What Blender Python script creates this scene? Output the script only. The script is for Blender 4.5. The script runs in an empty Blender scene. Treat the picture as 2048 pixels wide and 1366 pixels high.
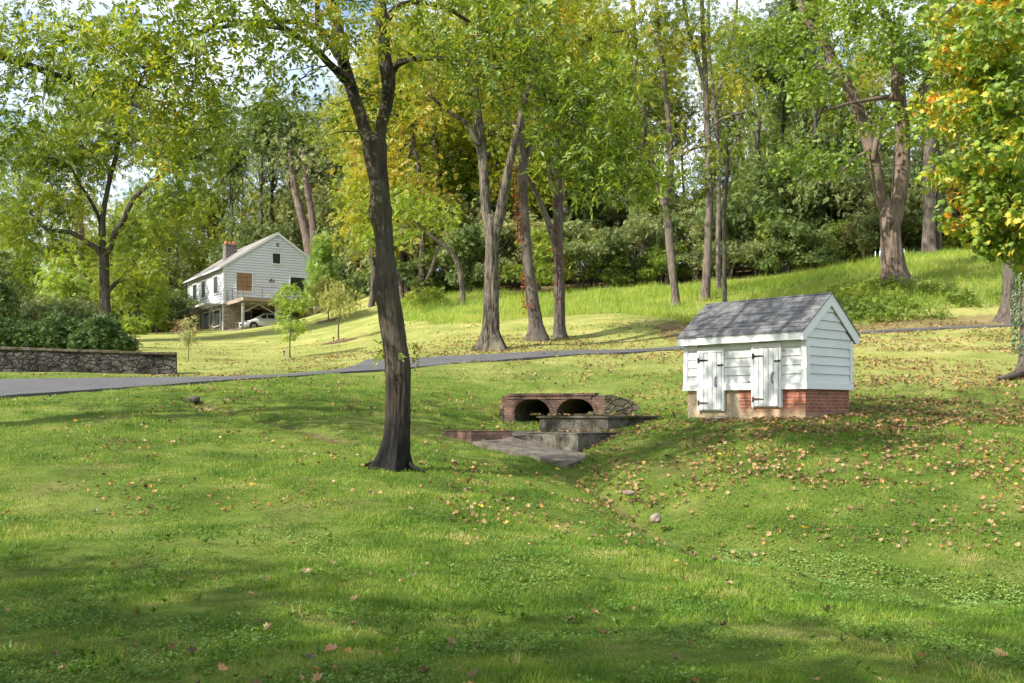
import bpy, math, random
import numpy as np
from mathutils import Vector, noise as mnoise
random.seed(7); RNG = np.random.default_rng(11)
sc = bpy.context.scene; COL = sc.collection
R = math.radians
F = 2150.0; HX, HY = 1024.0, 825.0          # focal length in photo pixels, principal column, horizon row

def P(px, py, D):
    return np.array(((px-HX)/F*D, D, (HY-py)/F*D))

# ------------------------------------------------------------------ terrain
CP = [ # px, py, depth  (ground points read off the photo)
 (-300,1366,6.3),(0,1366,6.3),(500,1366,6.3),(1024,1366,6.3),(1500,1366,6.3),(2048,1366,6.3),(2300,1366,6.3),
 (0,1150,9.8),(500,1150,9.9),(1024,1200,9),(1500,1200,9.2),(2048,1250,8.4),
 (0,1000,14),(400,1000,14.3),(700,1010,14.2),(1024,1100,11.6),(1024,1010,14.6),
 (0,900,18),(400,900,18.5),(0,850,21),(400,830,23),(400,782,27.3),(-500,870,20),
 (780,935,17),(900,950,17),(700,850,22.5),(700,800,27),(590,845,22.6),
 (0,797,25),(0,757,30),(300,775,28),(400,752,34.5),(700,746,34.5),(640,740,38),(1000,722,38),(1360,700,42),(-400,780,28),
 (0,742,37),(350,750,38),(200,700,48),(260,690,60),(400,700,55),(560,700,55),(580,718,49),(500,738,39.5),
 (677,682,62),(700,640,78),(735,592,95),(850,600,74),(800,650,60),(800,700,46),(-300,720,48),
 (260,668,95),(447,661,100),(560,657,98),(620,652,97),(400,662,100),(660,640,98),
 (980,700,42),(1075,680,45),(1120,678,46),(1075,635,55),(1075,602,66),(1352,612,57),(1408,602,57),(1300,640,50),(1200,680,46),
 (1510,568,66),(1500,640,52),(1788,570,50),(1850,512,62),(2040,503,61),(1790,655,43),(2020,645,43.5),(1940,590,48),
 (1850,700,36),(2045,752,30),(1850,800,24.5),(2040,830,22),(1760,820,23.4),(1620,845,20.6),(1690,826,22.6),(1372,838,22.9),(1600,760,29),(1450,740,32),
 (1330,845,23.4),(1260,872,22),(1252,905,20),(1200,932,19),(1500,852,20.6),(1500,900,18.3),(1450,980,15.5),
 (1900,850,20.3),(1900,950,15.8),(1900,1080,12.4),(2048,1160,10.9),(1600,1092,12.7),(1300,1038,14.9),(1250,990,16.5),(1145,942,19.0),
 (1700,1000,14.6),(1600,1160,10.4),(1300,1110,11.4),(1850,1190,9.8),
 (1020,848,26.6),(1040,872,24),(1060,902,21.6),(900,868,23.5),(880,830,27),(950,780,32),(1120,775,32.3),(1280,780,30.5),(1300,825,26),
 (880,900,20.5),(960,915,20),
]
XYZ = [P(*c) for c in CP]
for x,y,z in [(0,3,-1.62),(-4,2,-1.6),(4,2,-1.65),(0,-12,-1.7),(-25,0,-.9),(25,0,-1.7),(-40,25,1.2),(-30,12,-.2),(30,20,.3),(40,45,6),(0,-60,-1),(-80,0,0),(80,0,0),(-60,60,5),
              (-45,110,7.5),(-60,160,8.5),(-25,130,11),(-14,120,14),(0,100,12.5),(12,95,12.5),(24,95,13),(40,90,13),(70,80,12),(0,160,14),(60,160,14),(-100,120,7),(-160,250,8),(0,300,14),(160,250,14),(-35,85,6.2)]:
    XYZ.append(np.array((x,y,z),float))
XYZ = np.array(XYZ)
_c = XYZ[:,:2]
def _U(d2): return np.where(d2>1e-12, d2*np.log(np.sqrt(d2)+1e-12), 0.0)
def _warp(xy):     # log-depth-like warp so far control points do not dominate near ones
    return xy
_n = len(_c)
_K = _U(((_c[:,None,:]-_c[None,:,:])**2).sum(2)) + np.eye(_n)*0.35
_Pm = np.hstack([np.ones((_n,1)), _c])
_A = np.zeros((_n+3,_n+3)); _A[:_n,:_n]=_K; _A[:_n,_n:]=_Pm; _A[_n:,:_n]=_Pm.T
_S = np.linalg.solve(_A, np.concatenate([XYZ[:,2], np.zeros(3)]))
_w, _a = _S[:_n], _S[_n:]
_nd = RNG.uniform(0,2*math.pi,40); _np_ = RNG.uniform(0,6.28,40)
def wob(x,y,scale,seed=0,k=7):
    """smooth pseudo noise in about -1..1"""
    r = np.zeros_like(x, dtype=float)
    for i in range(k):
        a=_nd[(i+seed*5)%40]; ph=_np_[(i*3+seed*7)%40]; f=(1+.37*i)/scale
        r += np.sin((x*math.cos(a)+y*math.sin(a))*f+ph+1.7*np.sin((x*math.sin(a)-y*math.cos(a))*f*.6+ph*2))
    return r/ (k**.5*1.2)
# culvert frame
CUL_O = P(1003,840,28.2)[:2]; CUL_R = P(1210,840,27.0)[:2]
CU = (CUL_R-CUL_O); CUL_L = float(np.hypot(*CU)); CU = CU/CUL_L; CV = np.array((-CU[1],CU[0]))   # CV points away from the camera
SH_O = np.array((5.74,21.0)); SHT=np.array((-.681,.732)); SHT/=np.hypot(*SHT); SHS=np.array((-SHT[1]*-1,0)) ; SHS=np.array((SHT[1],-SHT[0]))
def ground(x, y, fine=True):
    x=np.asarray(x,float); y=np.asarray(y,float); sh=x.shape; xf=x.ravel(); yf=y.ravel()
    z=np.empty_like(xf)
    for s in range(0,len(xf),40000):
        q=np.stack([xf[s:s+40000],yf[s:s+40000]],1)
        d2=((q[:,None,:]-_c[None])**2).sum(2)
        z[s:s+40000]=_U(d2)@_w+_a[0]+q@_a[1:]
    z=z.reshape(sh)
    r=np.hypot(x,y); t=np.clip((r-190)/120,0,1); t=t*t*(3-2*t)
    z=z*(1-t)+t*12.0
    back=np.clip((-y-40)/60,0,1); z=z*(1-back)+back*(-1.0)
    if fine:
        f=np.clip(r/20,.4,1)*np.clip((45-r)/20,0,1)
        rx_,ry_=x-CUL_O[0],y-CUL_O[1]; u=rx_*CU[0]+ry_*CU[1]; v=rx_*CV[0]+ry_*CV[1]
        m=np.clip((u+.55)/.5,0,1)*np.clip((CUL_L+1.3-u)/.9,0,1); mf=np.clip((u+.2)/.3,0,1)*np.clip((CUL_L+.95-u)/.4,0,1)
        vw=.12+np.clip(u-CUL_L,0,2)*.74
        ft=mf*(v<vw)*np.clip((v+3.2)/1.6,0,1); z=z*(1-ft)+ft*np.minimum(z,-.30)
        bt=m*(v>=vw)*np.exp(-((v-.12)/1.9)**2); z=z*(1-bt)+bt*np.maximum(z,.40-np.clip(u-CUL_L,0,1)*.42)
        for line,dep,wd in CARVE:
            best=np.full(z.shape,1e9)
            for (x1,y1),(x2,y2) in zip(line[:-1],line[1:]):
                t=np.clip(((x-x1)*(x2-x1)+(y-y1)*(y2-y1))/((x2-x1)**2+(y2-y1)**2+1e-9),0,1); best=np.minimum(best,np.hypot(x-x1-t*(x2-x1),y-y1-t*(y2-y1)))
            z=z-dep*np.exp(-(best/(wd*(1+.45*wob(x,y,.5,13))))**2)
        for pl,dz in DIP: z=np.where(inpoly(x,y,pl),z-dz,z)
        z=z+wob(x,y,.55,1)*.022*f+wob(x,y,1.7,2)*.03*np.clip((70-r)/30,0,1)
    return z
CARVE=[]; DIP=[]
def gz(x,y): return float(ground(np.array([x]),np.array([y]))[0])
def hit(px,py,d0=4.0,d1=200.0):
    D=np.geomspace(d0,d1,500); x=(px-HX)/F*D; z=(HY-py)/F*D
    g=ground(x,D,False); w=np.where(z<=g)[0]
    i=w[0] if len(w) else len(D)-1
    return np.array((x[i],D[i],g[i]))
def poly_world(pts): return [tuple(hit(a,b)[:2]) for a,b in pts]
def inpoly(x,y,poly):
    ins=np.zeros(x.shape,bool); n=len(poly)
    for i in range(n):
        x1,y1=poly[i]; x2,y2=poly[(i+1)%n]
        c=((y1>y)!=(y2>y))&(x<(x2-x1)*(y-y1)/(y2-y1+1e-12)+x1); ins^=c
    return ins

CARVE=[(poly_world([(1150,948),(1200,968),(1250,1000),(1262,1018),(1300,1042),(1350,1062),(1420,1085)]),.13,.16),
       (poly_world([(1150,950),(1250,1002),(1330,1052),(1420,1085),(1600,1118),(1800,1150),(2048,1182)]),.14,.9),
       (poly_world([(1420,1085),(1600,1118),(1800,1150),(2048,1182),(2300,1210)]),.10,.45),
       (poly_world([(380,800),(420,812),(470,828),(560,846),(640,866),(720,892)]),.10,.30)]
APRON_RING=[(1015,862,24.3),(1090,862,24.3),(1060,868,23.3),(1052,886,22.7),(1100,894,22.25),(1156,903,21.75),(1172,907,21.6),(1184,912,20.9),(1172,917,20.2),(1152,923,19.7),(1135,930,19.35),(1118,928,19.5),(1104,920,19.8),(1075,912,20.2),(1048,906,20.5),(1010,897,21.0),(975,890,21.5),(944,883,22.0),(1000,878,22.3),(1024,874,22.5)]
DIP=[([tuple(P(*q)[:2]) for q in APRON_RING]+[],.30),([tuple(P(*q)[:2]) for q in [(1052,868,23.2),(1156,868,22.1),(1250,868,23.3),(1190,905,21.2),(1150,900,21.6),(1052,880,22.7)]],.12)]
# ------------------------------------------------------------------ tagging
def tag(o,label,cat,group=None,kind=None):
    if label: o['label']=label
    if cat: o['category']=cat
    if group: o['group']=group
    if kind: o['kind']=kind
    return o
def thing(name,label,cat,loc=(0,0,0),rz=0,group=None):
    o=bpy.data.objects.new(name,None); COL.objects.link(o); o.location=loc; o.rotation_euler=(0,0,rz); o.empty_display_size=.2
    return tag(o,label,cat,group)
def link(name,me,mat=None,parent=None,local=False):
    o=bpy.data.objects.new(name,me); COL.objects.link(o)
    if mat is not None and len(me.materials)==0: me.materials.append(mat)
    if parent is not None:
        o.parent=parent
        if not local:   # geometry is in world space
            from mathutils import Matrix
            m=Matrix.LocRotScale(parent.location,parent.rotation_euler,parent.scale)
            if parent.parent is not None:
                pp=parent.parent
                m=Matrix.LocRotScale(pp.location,pp.rotation_euler,pp.scale)@m if not parent.get('_w') else m
            o.matrix_parent_inverse=m.inverted()
    return o
def np_mesh(name, V, faces_flat, sizes, smooth=False):
    me=bpy.data.meshes.new(name)
    me.vertices.add(len(V)); me.vertices.foreach_set('co',np.ascontiguousarray(V,dtype=np.float32).ravel())
    me.loops.add(len(faces_flat)); me.loops.foreach_set('vertex_index',np.ascontiguousarray(faces_flat,dtype=np.int32))
    st=np.concatenate([[0],np.cumsum(sizes)[:-1]]).astype(np.int32)
    me.polygons.add(len(sizes)); me.polygons.foreach_set('loop_start',st)
    try: me.polygons.foreach_set('loop_total',np.asarray(sizes,dtype=np.int32))
    except Exception: pass
    me.polygons.foreach_set('use_smooth',np.full(len(sizes),smooth))
    me.update(calc_edges=True)
    return me

# ------------------------------------------------------------------ materials
def newmat(name):
    m=bpy.data.materials.new(name); m.use_nodes=True; nt=m.node_tree; nt.nodes.clear()
    out=nt.nodes.new('ShaderNodeOutputMaterial'); return m,nt,out
class NB:
    def __init__(s,nt): s.nt=nt
    def n(s,t,**kw):
        nd=s.nt.nodes.new(t)
        for k,v in kw.items():
            if k.startswith('_'): setattr(nd,k[1:],v)
        return nd
    def l(s,a,b): s.nt.links.new(a,b)
    def coord(s,kind='Object'): return s.n('ShaderNodeTexCoord').outputs[kind]
    def mapping(s,v,scale=(1,1,1),rot=(0,0,0)):
        m=s.n('ShaderNodeMapping'); m.inputs['Scale'].default_value=scale; m.inputs['Rotation'].default_value=rot; s.l(v,m.inputs['Vector']); return m.outputs[0]
    def noise(s,v,scale,detail=4,rough=.6,dist=0):
        m=s.n('ShaderNodeTexNoise'); m.inputs['Scale'].default_value=scale; m.inputs['Detail'].default_value=detail; m.inputs['Roughness'].default_value=rough; m.inputs['Distortion'].default_value=dist
        if v is not None: s.l(v,m.inputs['Vector'])
        return m.outputs['Fac']
    def ramp(s,f,stops,interp='LINEAR'):
        r=s.n('ShaderNodeValToRGB'); cr=r.color_ramp; cr.interpolation=interp
        while len(cr.elements)<len(stops): cr.elements.new(.5)
        for e,(p,c) in zip(cr.elements,stops):
            e.position=p; e.color=(c[0],c[1],c[2],1) if not isinstance(c,(int,float)) else (c,c,c,1)
        s.l(f,r.inputs[0]); return r.outputs[0]
    def mix(s,f,a,b,mode='MIX'):
        m=s.n('ShaderNodeMix'); m.data_type='RGBA'; m.blend_type=mode
        if isinstance(f,(int,float)): m.inputs[0].default_value=f
        else: s.l(f,m.inputs[0])
        for k,v in ((6,a),(7,b)):
            if isinstance(v,tuple): m.inputs[k].default_value=(v[0],v[1],v[2],1)
            else: s.l(v,m.inputs[k])
        return m.outputs[2]
    def math(s,op,a,b=0.0,c=None):
        m=s.n('ShaderNodeMath'); m.operation=op
        for k,v in ((0,a),(1,b),(2,c)):
            if v is None: continue
            if isinstance(v,(int,float)): m.inputs[k].default_value=v
            else: s.l(v,m.inputs[k])
        return m.outputs[0]
    def bump(s,h,strength=.5,dist=.02):
        b=s.n('ShaderNodeBump'); b.inputs['Strength'].default_value=strength; b.inputs['Distance'].default_value=dist; s.l(h,b.inputs['Height']); return b.outputs[0]
    def bsdf(s,col,rough=.8,metal=0,normal=None,out=None,spec=.3):
        b=s.n('ShaderNodeBsdfPrincipled')
        if isinstance(col,tuple): b.inputs['Base Color'].default_value=(col[0],col[1],col[2],1)
        else: s.l(col,b.inputs['Base Color'])
        if isinstance(rough,(int,float)): b.inputs['Roughness'].default_value=rough
        else: s.l(rough,b.inputs['Roughness'])
        b.inputs['Metallic'].default_value=metal; b.inputs['Specular IOR Level'].default_value=spec
        if normal is not None: s.l(normal,b.inputs['Normal'])
        if out is not None: s.l(b.outputs[0],out.inputs[0])
        return b
def simple(name,col,rough=.6,metal=0,var=.12,scale=3,bump=.0):
    m,nt,out=newmat(name); b=NB(nt); v=b.coord('Object')
    f=b.noise(v,scale,5,.65); c=b.ramp(f,[(.3,tuple(max(0,x*(1-var)) for x in col)),(.7,tuple(min(1,x*(1+var)) for x in col))])
    nrm=b.bump(b.noise(v,scale*12,3),bump,.01) if bump else None
    b.bsdf(c,rough,metal,nrm,out); return m
def leafmat(name,stops,trans=.4,patch=.25,gloss=.12,pscale=.35,rnd=.55,objvar=.0):
    """foliage: hue varies leaf by leaf and in soft patches"""
    m,nt,out=newmat(name); b=NB(nt)
    g=b.n('ShaderNodeNewGeometry'); pos=g.outputs['Position']
    f=b.noise(pos,pscale,3,.6)
    f=b.math('MULTIPLY_ADD',b.math('SUBTRACT',f,.5),patch*6,.5*(1-rnd))
    f=b.math('MULTIPLY_ADD',g.outputs['Random Per Island'],rnd,f)
    oi=b.n('ShaderNodeObjectInfo'); f=b.math('MULTIPLY_ADD',b.math('SUBTRACT',oi.outputs['Random'],.5),objvar,f)
    c=b.ramp(f,stops)
    d=b.n('ShaderNodeBsdfDiffuse'); b.l(c,d.inputs[0])
    t=b.n('ShaderNodeBsdfTranslucent'); tc=b.mix(1.0,c,(1.35,1.25,.55),'MULTIPLY'); b.l(tc,t.inputs[0])
    s=b.n('ShaderNodeMixShader'); s.inputs[0].default_value=trans; b.l(d.outputs[0],s.inputs[1]); b.l(t.outputs[0],s.inputs[2])
    gl=b.n('ShaderNodeBsdfGlossy'); gl.inputs['Roughness'].default_value=.42; gl.inputs[0].default_value=(.9,.95,1,1)
    s2=b.n('ShaderNodeMixShader'); s2.inputs[0].default_value=gloss; fr=b.n('ShaderNodeLayerWeight'); fr.inputs[0].default_value=.35
    b.l(b.math('MULTIPLY',fr.outputs['Facing'],gloss),s2.inputs[0])
    b.l(s.outputs[0],s2.inputs[1]); b.l(gl.outputs[0],s2.inputs[2]); b.l(s2.outputs[0],out.inputs[0])
    return m
def barkmat(name,dark,light,scale=1.0,wet_shade=None,green=None,patch=(.42,.72)):
    m,nt,out=newmat(name); b=NB(nt); v=b.coord('Object')
    w=b.mapping(v,(14*scale,14*scale,1.6*scale))
    f1=b.noise(w,1.0,6,.65,.6); f2=b.noise(v,1.1,4,.6)
    w2=b.mapping(v,(30*scale,30*scale,3.2*scale)); f3=b.noise(w2,1.0,3,.6,.3)
    h=b.math('ADD',f1,b.math('MULTIPLY',f3,.5))
    c=b.ramp(b.math('MULTIPLY',h,.67),[(.36,tuple(x*.38 for x in dark)),(.47,dark),(.62,light)])
    c=b.mix(b.ramp(f2,[(patch[0],0),(patch[1],1)]),c,tuple(x*.75+.02 for x in light))
    if green: c=b.mix(b.ramp(b.noise(v,.9,5,.7),[(.5,0),(.72,.7)]),c,green)
    if wet_shade:  # lower trunk blackened: wet bark, plus shade painted into the colour
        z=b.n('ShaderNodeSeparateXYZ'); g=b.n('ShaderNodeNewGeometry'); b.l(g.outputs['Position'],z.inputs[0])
        s=b.math('ADD',z.outputs[2],b.math('MULTIPLY',b.noise(v,2.0,5,.7),wet_shade[1]*1.2))
        mr=b.n('ShaderNodeMapRange'); mr.inputs[1].default_value=wet_shade[0]; mr.inputs[2].default_value=wet_shade[0]+wet_shade[1]; mr.inputs[3].default_value=wet_shade[2]; mr.inputs[4].default_value=0; b.l(s,mr.inputs[0])
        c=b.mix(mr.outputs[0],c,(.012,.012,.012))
    b.bsdf(c,.9,0,b.bump(h,1.0,.05/scale),out,.15); return m

M={}
M['bark_grey']=barkmat('bark_grey',(.065,.052,.042),(.155,.13,.108))
M['bark_main']=barkmat('bark_main',(.032,.025,.019),(.105,.083,.062),1.0,wet_shade=(.2,1.5,.93),green=(.09,.10,.04))
M['bark_pale']=barkmat('bark_pale',(.085,.068,.055),(.205,.17,.14))
M['bark_brown']=barkmat('bark_brown',(.10,.072,.055),(.235,.175,.14),.8)
M['bark_split']=barkmat('bark_split',(.04,.034,.027),(.19,.16,.12),.8,green=(.13,.13,.07),patch=(.5,.68))
M['bark_dark']=barkmat('bark_dark',(.04,.033,.027),(.10,.085,.07))
YG=[(0.0,(.07,.115,.015)),(.3,(.16,.23,.025)),(.55,(.29,.35,.04)),(.8,(.46,.44,.055)),(1,(.56,.38,.06))]
M['leaf_main']=leafmat('leaf_main',[(0,(.06,.10,.02)),(.35,(.13,.20,.028)),(.65,(.25,.32,.04)),(.9,(.38,.38,.05)),(1,(.52,.30,.05))],.48,.25)
M['leaf_yg']=leafmat('leaf_yg',YG,.42,.25,objvar=.24)
M['leaf_gold']=leafmat('leaf_gold',[(0,(.07,.12,.015)),(.3,(.17,.24,.025)),(.6,(.36,.36,.04)),(.85,(.50,.38,.06)),(1,(.46,.24,.06))],.42,.28,objvar=.24)
M['leaf_green']=leafmat('leaf_green',[(0,(.07,.12,.02)),(.5,(.17,.25,.035)),(.85,(.31,.37,.055)),(1,(.46,.42,.07))],.38,.25,objvar=.24)
M['leaf_dark']=leafmat('leaf_dark',[(0,(.055,.095,.026)),(.45,(.125,.185,.05)),(.85,(.25,.30,.085)),(1,(.38,.38,.12))],.25,.25,.15,objvar=.24)
M['leaf_grey']=leafmat('leaf_grey',[(0,(.08,.115,.035)),(.45,(.19,.235,.08)),(.85,(.36,.38,.16)),(1,(.50,.38,.17))],.3,.28,.15,objvar=.24)
M['leaf_glossy']=leafmat('leaf_glossy',[(0,(.035,.07,.018)),(.6,(.08,.14,.035)),(1,(.16,.24,.06))],.2,.15,.10)
M['leaf_maple']=leafmat('leaf_maple',[(0,(.09,.16,.024)),(.42,(.18,.28,.035)),(.64,(.31,.38,.05)),(.80,(.55,.46,.05)),(.92,(.66,.36,.04)),(1,(.58,.24,.035))],.45,.30,.12,.7,.56)
M['leaf_maple_green']=leafmat('leaf_maple_green',[(0,(.07,.13,.02)),(.45,(.16,.25,.03)),(.85,(.29,.37,.05)),(1,(.48,.44,.06))],.45,.25,.15)
M['leaf_lime']=leafmat('leaf_lime',[(0,(.14,.22,.03)),(.6,(.27,.38,.05)),(1,(.46,.44,.07))],.4,.15)
M['leaf_pine']=leafmat('leaf_pine',[(0,(.16,.27,.06)),(.6,(.33,.47,.12)),(1,(.48,.56,.2))],.3,.15)
M['leaf_willow']=leafmat('leaf_willow',[(0,(.17,.20,.045)),(.6,(.30,.32,.08)),(1,(.46,.38,.13))],.4,.15)
M['leaf_red']=leafmat('leaf_red',[(0,(.05,.07,.02)),(.3,(.14,.035,.02)),(.7,(.34,.075,.025)),(1,(.45,.22,.04))],.35,.2)
M['leaf_ivy']=leafmat('leaf_ivy',[(0,(.03,.07,.02)),(.6,(.07,.13,.035)),(1,(.30,.26,.15))],.2,.2,.5)
M['leaf_pink']=leafmat('leaf_pink',[(0,(.16,.13,.06)),(.6,(.32,.2,.14)),(1,(.45,.3,.24))],.3,.1)
M['blade']=leafmat('blade',[(0,(.048,.105,.013)),(.38,(.10,.195,.02)),(.66,(.175,.28,.032)),(.89,(.31,.36,.065)),(1,(.48,.39,.19))],.35,.38,.08,1.1,.5)
M['blade_sun']=leafmat('blade_sun',[(0,(.15,.185,.04)),(.45,(.28,.30,.075)),(.8,(.43,.40,.13)),(1,(.56,.45,.24))],.3,.2,.1,.4,.6)
M['blade_tall']=leafmat('blade_tall',[(0,(.10,.18,.025)),(.45,(.22,.34,.045)),(.75,(.38,.43,.07)),(1,(.55,.46,.16))],.4,.22,.1,.35,.5)
M['clover']=leafmat('clover',[(0,(.06,.13,.02)),(.6,(.12,.22,.036)),(1,(.24,.33,.07))],.35,.25,.08)
M['cress']=leafmat('cress',[(0,(.10,.19,.035)),(.6,(.19,.31,.07)),(1,(.32,.42,.12))],.3,.1,.12)
M['litter']=leafmat('litter',[(0,(.06,.04,.02)),(.32,(.15,.10,.042)),(.55,(.28,.18,.075)),(.80,(.38,.26,.14)),(.95,(.42,.21,.05)),(1,(.56,.40,.06))],.12,.05,.15,.6,.9)
M['leaf_yellow']=leafmat('leaf_yellow',[(0,(.62,.38,.03)),(1,(.72,.5,.05))],.2,.05,.1)
M['leaf_brown']=leafmat('leaf_brown',[(0,(.24,.11,.06)),(1,(.40,.22,.14))],.1,.05,.1)
M['leaf_tan']=leafmat('leaf_tan',[(0,(.27,.18,.10)),(1,(.38,.27,.15))],.1,.05,.1)

def asphalt():
    m,nt,out=newmat('asphalt'); b=NB(nt); v=b.coord('Object')
    f=b.noise(v,1.3,5,.6); g=b.noise(v,60,3,.7)
    c=b.ramp(f,[(.3,(.048,.047,.049)),(.7,(.092,.088,.086))]); c=b.mix(b.ramp(b.noise(v,.35,4,.6),[(.5,0),(.56,.5)]),c,(.05,.05,.053)); c=b.mix(.35,c,b.ramp(g,[(.35,(.04,.04,.045)),(.7,(.2,.2,.2))]))
    b.bsdf(c,.85,0,b.bump(g,.4,.01),out); return m
M['asphalt']=asphalt()
def lawnmat():
    m,nt,out=newmat('lawn'); b=NB(nt); g=b.n('ShaderNodeNewGeometry'); v=g.outputs['Position']
    at=b.n('ShaderNodeAttribute'); at.attribute_name='zone'; sp=b.n('ShaderNodeSeparateColor'); b.l(at.outputs['Color'],sp.inputs[0])
    n1=b.noise(v,.55,6,.65); n2=b.noise(v,6,6,.75); n3=b.noise(v,38,4,.8)
    mixn=b.math('ADD',b.math('MULTIPLY',n1,.45),b.math('ADD',b.math('MULTIPLY',n2,.3),b.math('MULTIPLY',n3,.25)))
    lush=b.ramp(mixn,[(.36,(.048,.08,.013)),(.5,(.105,.155,.022)),(.64,(.23,.24,.06))])
    dry=b.ramp(mixn,[(.36,(.14,.165,.04)),(.48,(.25,.27,.07)),(.56,(.37,.35,.12)),(.66,(.50,.42,.21))])
    soil=b.ramp(mixn,[(.36,(.07,.045,.025)),(.5,(.15,.095,.055)),(.64,(.27,.19,.12))])
    c=b.mix(sp.outputs[0],lush,dry); c=b.mix(sp.outputs[1],c,soil)
    b.bsdf(c,.95,0,b.bump(b.math('ADD',n2,n3),.8,.05),out,.1); return m
M['lawn']=lawnmat()
def stonemat(name,cols,scale=3.2,mortar=(.22,.19,.16),mw=.05,moss=None,dark=0):
    m,nt,out=newmat(name); b=NB(nt); v=b.coord('UV'); v=b.mapping(v,(scale*.72,scale*1.25,1))
    wv=b.n('ShaderNodeVectorMath'); wv.operation='ADD'; ns=b.n('ShaderNodeTexNoise'); ns.inputs['Scale'].default_value=1.6; b.l(v,ns.inputs['Vector'])
    sc_=b.n('ShaderNodeVectorMath'); sc_.operation='SCALE'; sc_.inputs['Scale'].default_value=.45; b.l(ns.outputs['Color'],sc_.inputs[0]); b.l(v,wv.inputs[0]); b.l(sc_.outputs[0],wv.inputs[1]); v2=wv.outputs[0]
    vo=b.n('ShaderNodeTexVoronoi'); vo.feature='F1'; vo.inputs['Scale'].default_value=1; b.l(v2,vo.inputs['Vector'])
    ve=b.n('ShaderNodeTexVoronoi'); ve.feature='DISTANCE_TO_EDGE'; ve.inputs['Scale'].default_value=1; b.l(v2,ve.inputs['Vector'])
    s=b.n('ShaderNodeSeparateColor'); b.l(vo.outputs['Color'],s.inputs[0])
    c=b.ramp(s.outputs[0],[(i/(len(cols)-1),k) for i,k in enumerate(cols)])
    c=b.mix(.35,c,b.ramp(b.noise(v2,9,5,.7),[(.3,(.02,.02,.02)),(.75,(.5,.46,.42))]))
    e=b.ramp(ve.outputs['Distance'],[(0,1),(mw,0)])
    c=b.mix(e,c,mortar)
    if moss: c=b.mix(b.ramp(b.noise(b.coord('Object'),1.1,6,.7),[(.42,0),(.6,dark)]),c,moss)
    h=b.math('ADD',b.ramp(ve.outputs['Distance'],[(0,0),(.14,1)]),b.math('MULTIPLY',b.noise(v2,10,4),.35))
    b.bsdf(c,.9,0,b.bump(h,.9,.06),out,.15); return m
M['wall_stone']=stonemat('wall_stone',[(.007,.006,.005),(.03,.024,.016),(.03,.017,.011),(.02,.018,.016),(.075,.06,.044),(.009,.008,.006)],4.8,(.012,.01,.008),.07,(.012,.013,.008),.8)
M['house_stone']=stonemat('house_stone',[(.20,.12,.08),(.36,.26,.17),(.22,.19,.16),(.42,.33,.24),(.16,.12,.10)],2.4,(.4,.34,.27),.06)
M['chimney_stone']=stonemat('chimney_stone',[(.10,.075,.06),(.18,.14,.11),(.12,.10,.09),(.24,.19,.15)],3.2,(.16,.13,.11),.06)
M['rubble']=stonemat('rubble',[(.08,.052,.038),(.15,.095,.07),(.10,.075,.055),(.19,.13,.09)],5,(.08,.07,.05),.06,(.05,.06,.02),.7)
def brickmat(name,c1,c2,mortar,scale=1.0,fade=None,w=.21,h=.068,dirt=(.05,.04,.03),damt=.5):
    m,nt,out=newmat(name); b=NB(nt); v=b.coord('UV')
    ns=b.n('ShaderNodeTexNoise'); ns.inputs['Scale'].default_value=7; b.l(v,ns.inputs['Vector'])
    q=b.n('ShaderNodeVectorMath'); q.operation='SCALE'; q.inputs['Scale'].default_value=.012; b.l(ns.outputs['Color'],q.inputs[0])
    ad=b.n('ShaderNodeVectorMath'); b.l(v,ad.inputs[0]); b.l(q.outputs[0],ad.inputs[1]); v2=ad.outputs[0]
    br=b.n('ShaderNodeTexBrick'); b.l(v2,br.inputs['Vector']); br.inputs['Scale'].default_value=scale; br.inputs['Brick Width'].default_value=w; br.inputs['Row Height'].default_value=h
    br.inputs['Mortar Size'].default_value=.006; br.inputs['Mortar Smooth'].default_value=.3; br.inputs['Bias'].default_value=-.1
    br.inputs['Color1'].default_value=(*c1,1); br.inputs['Color2'].default_value=(*c2,1); br.inputs['Mortar'].default_value=(*mortar,1)
    c=b.mix(.5,br.outputs['Color'],b.mix(b.noise(v,40,4,.8),(.25,.25,.25),(.8,.8,.8)),'OVERLAY')
    c=b.mix(b.ramp(b.noise(v,4,6,.7),[(.45,0),(.68,damt)]),c,dirt)
    if fade:   # lime wash and splash-back low down on the plinth
        sx=b.n('ShaderNodeSeparateXYZ'); b.l(v,sx.inputs[0])
        s=b.math('ADD',sx.outputs[1],b.math('MULTIPLY',b.math('SUBTRACT',b.noise(v,5,5,.7),.5),.28))
        mr=b.n('ShaderNodeMapRange'); mr.inputs[1].default_value=fade[0]; mr.inputs[2].default_value=fade[1]; mr.inputs[3].default_value=.85; mr.inputs[4].default_value=0; b.l(s,mr.inputs[0])
        c=b.mix(mr.outputs[0],c,fade[2])
    hh=b.math('SUBTRACT',b.math('MULTIPLY',b.noise(v,50,4),.4),br.outputs['Fac'])
    b.bsdf(c,.9,0,b.bump(hh,.8,.012),out,.15); return m
M['brick_shed']=brickmat('brick_shed',(.42,.13,.075),(.26,.09,.06),(.46,.38,.30),fade=(-.02,.13,(.5,.38,.24)))
M['brick_shed_side']=brickmat('brick_shed_side',(.32,.11,.07),(.22,.085,.06),(.40,.31,.25),fade=(-.1,.03,(.34,.26,.18)))
M['brick_old']=brickmat('brick_old',(.185,.105,.08),(.09,.056,.045),(.08,.06,.05),damt=.7,dirt=(.07,.06,.05))
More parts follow.
